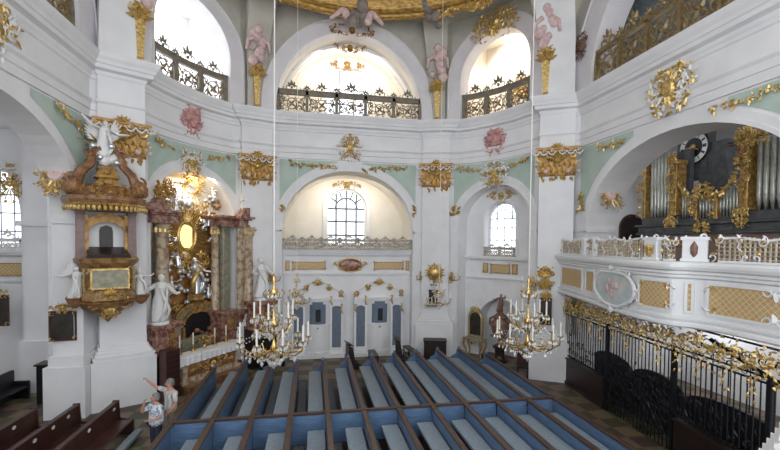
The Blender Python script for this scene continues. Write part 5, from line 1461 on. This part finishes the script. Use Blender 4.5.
# ------------------------------------------------------------------ organ
def org(u, w, z): return RIGHT.P(u, w, z)
OW = -1.65
M['organgilt'] = mat('mottled_organ_gilding', (.20,.095,.03), .4, .25, col2=(.52,.33,.09), scale=9, detail=8)
t = thing('pipe_organ', 'large gilded pipe organ with tin pipes under the arch', 'organ', org(-.36,OW,4.3), RIGHT.rz)
zb = 4.3
def ob(fn, nm, m, parent=t, smooth=False):
    mb = MB(); fn(mb); mb.v = [(x,y,z-zb) for x,y,z in mb.v]; return mb.build(nm, m, parent, smooth)
ob(lambda b: (b.bev(-2.7,3.0,.02,.5,4.3,6.0,.02)), 'lower_case', M['mauve'])
ob(lambda b: (b.bev(-2.75,3.05,-.12,.5,6.0,6.08,.02), b.bev(-2.7,3.0,-.06,.5,6.08,6.3,.02), b.bev(-2.78,3.1,-.16,.5,6.3,6.38,.02)), 'ledge', M['organcase'])
ob(lambda b: [b.bev(x0,x1,-.1,.5,6.38,6.62,.02) for x0,x1 in ((-2.5,-.95),(1.0,2.9))]+[b.box(-.95,1.0,.0,.5,6.38,6.5)], 'plinth_blocks', M['organcase'])
ob(lambda b: (b.box(-2.5,-.95,.35,.5,6.3,8.9), b.box(1.0,2.9,.35,.5,6.3,8.95), b.prism([(-.95,6.4),(1.0,6.4),(1.0,7.5),(.6,7.15),(.25,7.0),(-.25,7.0),(-.6,7.15),(-.95,7.5)],.2,.5)), 'rear_case', M['organcase'])
def pipe(x, y, z0, z1, r):
    b = MB(); m = z0+.34
    b.lathe([(r*.3,z0-zb),(r*.95,m-zb),(r,m-zb+.02),(r,z1-zb)], 10, (x,y,0))
    b.box(x-r*.5, x+r*.5, y-r*1.04, y-r*.7, m-zb+.03, m-zb+.10)
    return b.build('organ_pipe', M['pipe'], t, True)
for i in range(6): pipe(-2.22+.145*i, .08, 6.62, [8.8,8.95,9.05,9.1,9.1,9.05][i], .062)
for i in range(5): pipe(-.90+.10*i, .05, 6.5, 7.62-.10*i, .042)
for i in range(5): pipe(-.22+.105*i, .0, 6.5, 7.18-.04*abs(i-2), .044)
for i in range(6): pipe(.40+.10*i, .05, 6.5, 7.15+.09*i, .042)
for i in range(8): pipe(1.48+.175*i, .08, 6.62, 8.7-.02*i, .075)
def pil(b, x0, x1, z0, z1):
    b.bev(x0,x1,-.12,.3,z0,z1,.02); b.bev(x0-.05,x1+.05,-.18,.3,z1,z1+.14,.02); b.bev(x0-.04,x1+.04,-.16,.3,z0-.1,z0,.02)
for x0, x1, z0, z1 in ((-1.27,-1.03,6.75,8.4),(1.06,1.30,6.75,8.8)): ob(lambda b: pil(b,x0,x1,z0,z1), 'gilt_pilaster', M['organgilt'])
for x0, x1, z0, z1 in ((-.40,-.30,6.45,7.3),(.28,.38,6.45,7.3),(-2.52,-2.40,6.5,8.85)): ob(lambda b: b.bev(x0,x1,-.07,.25,z0,z1,.015), 'gilt_stile', M['organgilt'])
def carvings(b):
    r = random.Random(6)
    for W_, H_, x, z, sd in ((.45,1.5,-1.16,7.7,411),(.45,1.7,1.18,7.9,412),(.4,2.2,-2.5,7.4,413),(.9,.35,-1.9,9.1,414),(1.6,.5,2.1,8.6,415),(.3,.8,-.35,6.9,416),(.3,.8,.33,6.9,417),(.7,.5,0,7.35,418),(.45,.35,-1.16,8.6,419),(.5,.5,1.2,8.75,420),(.5,.5,-1.16,6.45,421),(.5,.5,1.18,6.45,422),(.5,.4,0,6.2,423)):
        c_ = carve(W_, H_, sd, 1.5, .035, boss=False); b.add([(p+x, q-.16, s+z) for p, q, s in c_.v], c_.f)
    for k in range(14):                               # swags falling to the middle of the case
        q = k/13; x = .35+.62*q; z = 7.2+.55*q*q
        for s in (-1,1):
            b.leaf(s*x, z, r.uniform(0,6), .16, .08, -.1); b.ball((s*x,-.12,z), .05, 6)
    for x0, x1, n in ((-2.4,2.9,16),):
        for k in range(n):
            x = x0+(x1-x0)*k/(n-1); b.scroll(x, 5.72+.05*sin(k*3), .13, 0, 5*(1 if k%2 else -1), .035, .0); b.leaf(x, 5.7, r.uniform(0,6), .26, .12, .0)
ob(carvings, 'gilt_carving', M['gold'])
c_ = MB(); robed(c_, .95, .05, 8.05-zb, .75, 71, .5, ((-.6,-.2,.8),(.5,-.2,.6))); c_.build('putto', M['bronze'], t, True)
t = thing('organ_clock', 'round clock with pale numerals and gilt hands over the middle of the organ', 'clock', org(-1.42,-2.26,8.98), RIGHT.rz)
b = MB(); b.lathe([(.001,.0),(.55,.0),(.57,.03),(.53,.05),(.001,.05)], 28); b.v = [(x, -z, y) for x,y,z in b.v]; b.build('dial', M['blackwood'], t)
b = MB()
for i in range(36):
    a, a2 = 2*PI*i/36, 2*PI*(i+1)/36
    b.add([(R_*cos(q), -.055, R_*sin(q)) for R_, q in ((.34,a),(.52,a),(.52,a2),(.34,a2))], [(0,1,2,3)])
b.build('chapter_ring', M['tin'], t)
b = MB()
rom = [3,1,2,3,2,1,2,3,4,2,1,2]
for i in range(12):
    a = PI/2-2*PI*i/12
    for k in range(rom[i]):
        q = (k-(rom[i]-1)/2)*.085; c0, s0 = cos(a+q), sin(a+q); px, pz = -sin(a)*.017, cos(a)*.017
        b.add([(c0*.35-px,-.06,s0*.35-pz),(c0*.49-px,-.06,s0*.49-pz),(c0*.49+px,-.06,s0*.49+pz),(c0*.35+px,-.06,s0*.35+pz)], [(0,1,2,3)])
b.build('numerals', M['blackwood'], t)
b = MB(); b.tube([(0,-.08,0),(-.38,-.08,.03)], [.03,.012], 5); b.tube([(0,-.085,0),(.22,-.085,-.10)], [.035,.015], 5); b.ball((0,-.08,0),.05,8)
for k in range(10): b.leaf(0,0,2*PI*k/10,.14,.06,-.06)
b.build('hands', M['gold'], t)
t = thing('clock_tower_case', 'dark grey tapering wooden case standing behind the organ under the clock', 'case', org(-.85,-2.3,4.3), RIGHT.rz)
b = MB(); b.loft([[(-x+o,-.0,z),(x+o,0,z),(x+o,.6,z),(-x+o,.6,z)] for z,x,o in ((1.0,.95,.0),(2.9,.95,.0),(3.25,.55,.1),(4.55,.34,.12),(4.6,.46,.12),(4.72,.48,.12),(4.75,.4,.12))]); b.build('body', M['organcase'], t)
b = MB(); b.box(-1.25,-.1,-.03,.3,3.6,5.25); b.build('dial_board', M['organcase'], t)
t = thing('arched_door', 'dark arched wooden door in the loft side wall beside the organ', 'door', (12.95,14.74,4.3), 0)
b = MB(); b.prism(archpoly(.52,2.5), -.06, -.005); b.build('leaf', M['darkwood'], t)
b = MB(); P = archpoly(.55,2.55,0,14); b.tube([(P[1][0],-.05,0)]+[(x,-.05,z) for x,z in P[2:]]+[(P[0][0],-.05,0)], .05, 5); b.build('door_frame', M['redwood'], t)

# ------------------------------------------------------------------ wrought iron screen below the gallery
S = Run([(10.19,15.2),(9.57,10.0),(9.09,6.0),(8.95,4.6)])
G1, G2 = S.sY(12.05), S.sY(9.15)
def sbox(mb, a, b, y0, y1, z0, z1, n=None):
    n = n or max(1, int((b-a)/.6))
    for i in range(n): mb.box(a+(b-a)*i/n, a+(b-a)*(i+1)/n, y0, y1, z0, z1)
for a, b, lb in ((0.02,G1-.1,'dark red wooden dado carrying the iron screen beside the organ pier'),(G2+.1,S.L,'dark red wooden dado carrying the iron screen towards the picture edge')):
    d = (a+b)/2; t = thing('wooden_dado', lb, 'dado', S.at(d,0,0), S.rz(d))
    mb = MB(); sbox(mb, a-d, b-d, -.05, .08, 0, 1.0); S.bend(mb, d, 0).build('board', M['dadowood'], t)
    mb = MB(); sbox(mb, a-d, b-d, -.09, .12, 1.0, 1.06); sbox(mb, a-d, b-d, -.09, .1, 0, .12); S.bend(mb, d, 0).build('moulding', M['darkwood'], t)
d = S.L/2
t = thing('wrought_iron_screen', 'black wrought iron screen with gilded foliage below the organ gallery', 'screen', S.at(d,0,0), S.rz(d))
mb = MB()
for z in (2.80,2.92,1.14,3.54):
    mb = MB(); sbox(mb, .02-d, S.L-d, -.022, .022, z-.02, z+.02); S.bend(mb, d, 0).build('rail', M['iron'], t)
mb = MB(); r = random.Random(14); n = int(S.L/.15)
for i in range(n):
    x = .06+.15*i
    z0 = 1.08 if (x < G1 or x > G2) else .06
    mb.box(x-d-.011, x-d+.011, -.011, .011, z0, 2.8)
    if i % 2 == 0 or z0 < 1:
        for z in ([1.35,1.7] if z0 > 1 else [.3,.55,.8,1.05,1.3,1.55,1.8]):
            mb.scroll(x-d, z, .13, r.uniform(0,6), r.choice((-5,5)), .016, 0., 8, 4)
    if r.random() < .7: mb.leaf(x-d, r.uniform(1.1,2.0) if z0 > 1 else r.uniform(.2,2.0), r.uniform(0,6), .2, .07, 0)
S.bend(mb, d, 0).build('bars', M['iron'], t)
for x in (.06, G1, G2, S.sY(6.6)):
    mb = MB(); mb.box(x-d-.05, x-d+.05, -.05, .05, 0 if x in (G1,G2) else 1.08, 2.95)
    if x in (G1,G2): mb.box(x-d-.07, x-d+.07, -.07, .07, 1.0, 1.08)
    S.bend(mb, d, 0).build('post', M['iron'], t)
mb = MB(); n = int(S.L/.2)
for i in range(n):
    x = .1+.2*i
    mb.scroll(x-d, 3.22, .2, r.uniform(0,6), r.choice((-5.5,5.5)), .022, 0., 10, 4); mb.scroll(x-d, 2.95, .13, r.uniform(0,6), r.choice((-5,5)), .018, 0., 8, 4)
S.bend(mb, d, 0).build('scroll_band', M['iron'], t)
mb = MB()
for i in range(int(S.L/.0125)):
    x = .05+.0125*i-d; big = .55+.45*sin(x*1.9+1)*sin(x*.7)
    z = 3.16+r.gauss(0,.2)
    mb.leaf(x, z, r.uniform(0,2*PI), r.uniform(.09,.18), r.uniform(.04,.075), -.02+r.uniform(-.05,.02))
    if i % 9 == 0: mb.scroll(x, 3.15+r.uniform(-.2,.2), r.uniform(.07,.14), r.uniform(0,6), r.choice((-5,5)), .02, -.03, 9, 4)
    if i % 55 == 0:
        for k in range(9): mb.leaf(x+r.uniform(-.1,.1), 2.85-.06*k, -PI/2+r.uniform(-1,1), .12, .05, -.03)
    if i % 30 == 0: mb.ball((x,-.05,3.2), .06, 7)
S.bend(mb, d, 0).build('gilded_foliage', M['gold'], t)
# dim entrance hall behind the screen
for d_, L, lb in ((2.3,2.1,'black high-backed settle behind the iron screen near the organ pier'),(4.5,2.1,'black high-backed settle behind the gate of the iron screen'),(7.2,3.0,'black high-backed settle behind the iron screen towards the picture edge')):
    t = thing('dark_settle', lb, 'bench', S.at(d_,-.75,0), S.rz(d_))
    b = MB(); n = 12; b.prism([(-L/2,0),(L/2,0)]+[(L/2*cos(PI*i/n), 1.35+.35*sin(PI*i/n)) for i in range(n+1)], -.05, .05); b.build('backrest', M['blackwood'], t)
    b = MB(); b.bev(-L/2,L/2,.05,.6,.0,.5,.02); b.build('seat', M['blackwood'], t)
t = thing('stair_handrail', 'black stair handrail slanting down behind the iron screen', 'handrail', (11.4,8.6,0), rad(-88))
b = MB(); b.tube([(-1.2,0,2.9),(3.2,0,1.1)], .06, 6); b.build('rail', M['iron'], t)
for i in range(9):
    b = MB(); x = -1.1+.5*i; b.tube([(x,0,0),(x,0,2.86-.41*(x+1.2))], .015, 5); b.build('baluster', M['iron'], t)

# white ribbed stucco shoulder close to the camera
t = thing('stucco_console', 'white ribbed stucco console cut off by the picture corner, beside the iron screen', 'ornament', (5.45,3.42,0), rad(-55))
b = MB(); q = []
for i in range(16):
    z = 2.6+.085*i; x = .66-.035*i; q += [(z, x),(z+.02, x+.02),(z+.065, x+.02),(z+.07, x-.01)]
b.loft([[(-x,-x*.8,z),(x,-x*.8,z),(x,x*.8,z),(-x,x*.8,z)] for z, x in q]); b.build('ribbed_top', M['whitewood'], t)
b = MB(); b.bev(-.5,.5,-.4,.4,0,2.6,.04); b.build('pillar', M['white'], t)
# ------------------------------------------------------------------ two visitors
def skinmesh(name, joints, edges, mat_, parent, sub=2):
    me = bpy.data.meshes.new(name); me.from_pydata([j[:3] for j in joints], edges, []); me.update()
    o = bpy.data.objects.new(name, me); COL.objects.link(o); o.parent = parent
    md = o.modifiers.new('skin', 'SKIN'); md.use_smooth_shade = True
    for i, j in enumerate(joints):
        v = me.skin_vertices[0].data[i]; rr = j[3]; v.radius = rr if isinstance(rr, tuple) else (rr, rr)
    me.skin_vertices[0].data[0].use_root = True
    s = o.modifiers.new('sub', 'SUBSURF'); s.levels = sub; s.render_levels = sub
    me.materials.append(mat_)
    return o
def hand(J, E, wi, w, d, up, s=1.):
    """five fingers fanned from wrist index wi; w wrist point, d pointing direction, up across the palm"""
    w, d, up = Vector(w), Vector(d).normalized(), Vector(up).normalized()
    b = len(J); p = w+d*.06*s; J.append((*p,.026*s)); E.append((wi,b))
    return p
def person(label, loc, rz, H, male, arm_l, arm_r, head_turn, top_mat, leg_mat, sleeve):
    t = thing('person', label, 'person', loc, rz); k = H/1.75
    sh = 1. if male else .9
    def V(*p): return tuple(q*k for q in p)
    # arms given as (elbow, wrist, finger direction)
    J = []; E = []
    def j(x, y, z, r): J.append((x*k, y*k, z*k, r*k)); return len(J)-1
    def e(a, b): E.append((a, b))
    pel = j(0,0,.96,.13); wa = j(0,.01,1.10,.125); ch = j(0,.015,1.30,.14); nb = j(0,.01,1.45,.075); nk = j(0,-.01,1.52,.055)
    e(pel,wa); e(wa,ch); e(ch,nb); e(nb,nk)
    hd1 = j(.0,-.03,1.60,.075); hd2 = j(0,-.025,1.69,.085); e(nk,hd1); e(hd1,hd2)
    for s, arm in ((-1,arm_l),(1,arm_r)):
        a = j(s*.17*sh,.0,1.42,.062); e(nb,a)
        el, wr, fd = arm
        b = j(*el,.045); c = j(*wr,.030); e(a,b); e(b,c)
        f = Vector(fd).normalized(); pw = Vector(wr)+f*.05; p = j(*pw,.034); e(c,p)
    for s in (-1,1):
        h = j(s*.09,0,.90,.095); kn = j(s*.10,-.02,.50,.06); an = j(s*.10,.03,.09,.042); to = j(s*.11,-.14,.035,.035)
        e(pel,h); e(h,kn); e(kn,an); e(an,to)
    body = skinmesh('body', J, E, M['skin'], t)
    # fingers, rooted in the palms, and the face
    m = MB()
    for arm in (arm_l, arm_r):
        el, wr, fd = arm; f = Vector(fd).normalized(); side = f.cross(Vector((0,0,1)))
        side = side.normalized() if side.length > .1 else Vector((1,0,0)); w = Vector(wr)+f*.06; curl = f.cross(side)
        for q, (o, L) in enumerate(((-.026,.060),(-.009,.074),(.009,.078),(.026,.068))):
            a = w+side*o*1.0; ext = 1. if q == 3 else .75
            P = [a, a+f*L*.5, a+f*L*.8*ext+curl*.012*(2-ext), a+f*L*1.05*ext+curl*.03*(2-ext)]
            m.tube([tuple(v*k) for v in P], [.0095*k,.009*k,.008*k,.006*k], 6)
        a = w-f*.035+side*.032; m.tube([tuple(v*k) for v in (a, a+side*.02+f*.025, a+side*.018+f*.055)], [.011*k,.010*k,.007*k], 6)
    m.build('fingers', M['skin'], body, True)
    hr = thing('head_turn', None, None, (0,-.02*k,1.6*k), head_turn); hr.parent = body
    if hr.get('category') is not None: del hr['category']
    def hb(fn, nm, mm):
        q = MB(); fn(q); ca, sa = cos(head_turn), sin(head_turn)
        q.v = [((x*ca-y*sa)*k, (x*sa+y*ca)*k-.02*k, (z+1.6)*k) for x, y, z in q.v]
        return q.build(nm, mm, body, True)
    bpy.data.objects.remove(hr)
    def face(q):
        q.ball((0,-.005,.055), .095, 14, sz=1.28, sx=.86); q.tube([(0,-.09,.075),(0,-.118,.045),(0,-.10,.035)], [.010,.016,.012], 6)
        for s in (-1,1): q.ball((s*.083,.0,.05), .024, 7, sz=1.4, sx=.5)
        q.tube([(-.025,-.092,.0),(0,-.098,.0),(.025,-.092,.0)], .008, 5)
    hb(face, 'face', M['skin'])
    def eyes(q):
        for s in (-1,1): q.ball((s*.032,-.085,.075), .011, 7)
    hb(eyes, 'eyes', M['blackwood'])
    def hair(q):
        n = 14
        q.lathe([(.098,.045 if male else -.02),(.104,.08),(.098,.13),(.075,.165),(.035,.183),(.001,.187)], n, (0,.018,0), sx=.92, sy=.98)
        if not male:
            for s in (-1,1): q.ball((s*.06,.03,.03), .06, 8, sz=1.4)
            q.ball((0,.06,.03), .075, 8, sz=1.3)
        else: q.ball((0,.055,.03), .07, 8, sz=1.1)
    hb(hair, 'hair', M['hair'])
    # clothes, as their own grown surfaces just outside the body
    J2 = []; E2 = []
    def j2(x, y, z, r): J2.append((x*k, y*k, z*k, r*k)); return len(J2)-1
    wd = 1. if male else 1.14
    hip = j2(0,.0,.84,.185*wd); wa = j2(0,.01,1.05,.175*wd); ch = j2(0,.015,1.28,.165*wd); nb = j2(0,.01,1.43,.10)
    E2 += [(hip,wa),(wa,ch),(ch,nb)]
    for s, arm in ((-1,arm_l),(1,arm_r)):
        a = j2(s*.18*sh,0,1.415,.082); el, wr, fd = arm; A = Vector((s*.18*sh,0,1.415)); Bv = Vector(el)
        c = A+(Bv-A)*sleeve; b = j2(c.x,c.y,c.z,.068); E2 += [(nb,a),(a,b)]
    skinmesh('shirt', J2, E2, top_mat, t)
    J3 = []; E3 = []
    def j3(x, y, z, r): J3.append((x*k, y*k, z*k, r*k)); return len(J3)-1
    pv = j3(0,0,.98,.15)
    for s in (-1,1):
        h = j3(s*.09,0,.86,.11); kn = j3(s*.10,-.02,.50,.078); an = j3(s*.10,.025,.12,.07); E3 += [(pv,h),(h,kn),(kn,an)]
    skinmesh('trousers', J3, E3, leg_mat, t)
    for s in (-1,1):
        m = MB(); m.loft([[(s*.11*k+x*k*.05, y*k, z*k) for x, y in ((-1,-.20),(0,-.235),(1,-.20),(1.05,0),(.8,.09),(-.8,.09),(-1.05,0))] for z in (0,.05)]+[[(s*.11*k+x*k*.04, y*k, .085*k) for x, y in ((-1,-.1),(0,-.12),(1,-.1),(1,0),(.8,.08),(-.8,.08),(-1,0))]])
        m.build('shoe', M['blackwood'], t, True)
    return t
# the man points with his outstretched arm; the woman stands closer to the camera shading her eyes
person('grey-haired man in a pale striped shirt pointing with an outstretched arm at the white plinth', (-3.86,12.1,0), rad(-40), 1.76, True,
       ((-.34,-.20,1.54),(-.44,-.36,1.75),(-.5,-.4,.5)), ((.26,-.02,1.12),(.22,-.20,.95),(0,-.5,-.6)), rad(-25), M['shirtpale'], M['beige'], .85)
person('woman in a blue and white floral blouse beside the pointing man, hand at her face', (-3.98,11.38,0), rad(-35), 1.63, False,
       ((-.30,-.22,1.25),(-.12,-.26,1.56),(.25,.1,.9)), ((.25,-.08,1.15),(.12,-.28,1.12),(-.7,-.5,.1)), rad(-15), M['blouse'], M['trousers'], .8)
# ------------------------------------------------------------------ light: overcast world light through windows and open front, plus added fill lamps
w = bpy.data.worlds.new('World'); SC.world = w; w.use_nodes = True
bg = w.node_tree.nodes['Background']
bg.inputs['Color'].default_value = (.93,.96,1.,1); bg.inputs['Strength'].default_value = 2.2
def area(name, loc, target, sx, sy, power, col=(1,1,1)):
    d = bpy.data.lights.new(name, 'AREA'); d.shape = 'RECTANGLE'; d.size = sx; d.size_y = sy; d.energy = power; d.color = col
    o = bpy.data.objects.new(name, d); COL.objects.link(o); o.location = loc
    o.rotation_euler = (Vector(target)-Vector(loc)).to_track_quat('-Z','Y').to_euler()
    return o
def bay_fill(bay, u, w, z, tu, tw, tz, sx, sy, p, col=(1,.98,.94)): return area('fill_light', bay.Pf(u,w,z), bay.Pf(tu,tw,tz), sx, sy, p, col)  # added fill lamp placed inside a bay
bay_fill(BACK, 0, -.7, 8.4, 0, -2.3, 7.0, 3.0, .4, 50, (1,.93,.82))          # added lamp brightening the back wall of the gallery niche
bay_fill(BACK, 0, -.8, 14.9, 0, -2.6, 13.6, 3.0, .5, 95, (1,.95,.88))  # added lamp brightening the high central niche from inside
bay_fill(BLEFT, 1.2, -1.6, 15.9, -.6, -2.6, 13.5, 2.0, 1.0, 420, (.97,.98,1))  # added strong lamp that blows the chamber walls out to white
bay_fill(BRIGHT, -1.2, -1.6, 15.9, .6, -2.6, 13.5, 2.0, 1.0, 150, (1,.93,.88))  # added lamp lighting the cream back of this lunette
area('fill_light', (13.6,12.6,3.7), (15.2,12.0,2.6), 1.5, 1.0, 75, (.95,.97,1))   # added lamps inside the entrance hall, no window modelled there
area('fill_light', (13.2,7.2,3.7), (15.2,7.5,1.5), 1.5, 1.0, 45, (.95,.97,1))  # second added lamp of the hall
area('fill_light', (-13,10,8.5), (-11,16,4), 2.0, 2.0, 45, (.95,.97,1))          # added lamp lifting the side chapel
area('fill_light', (13.5,6.5,9.2), (12.2,11,7), 1.5, 1.0, 40, (.97,.98,1))        # added lamp in the organ loft, without a fixture
area('fill_light', alt(.3,.5,8.3), alt(-.2,.0,4), 1.2, .5, 70, (1,.84,.55))        # added warm lamp over the altar, imitating light from the yellow glass
SC.view_settings.exposure = .27
SC.cycles.max_bounces = 6
SC.cycles.diffuse_bounces = 4
SC.cycles.glossy_bounces = 3
SC.cycles.transparent_max_bounces = 12
SC.cycles.sample_clamp_indirect = 6
SC.cycles.use_denoising = True
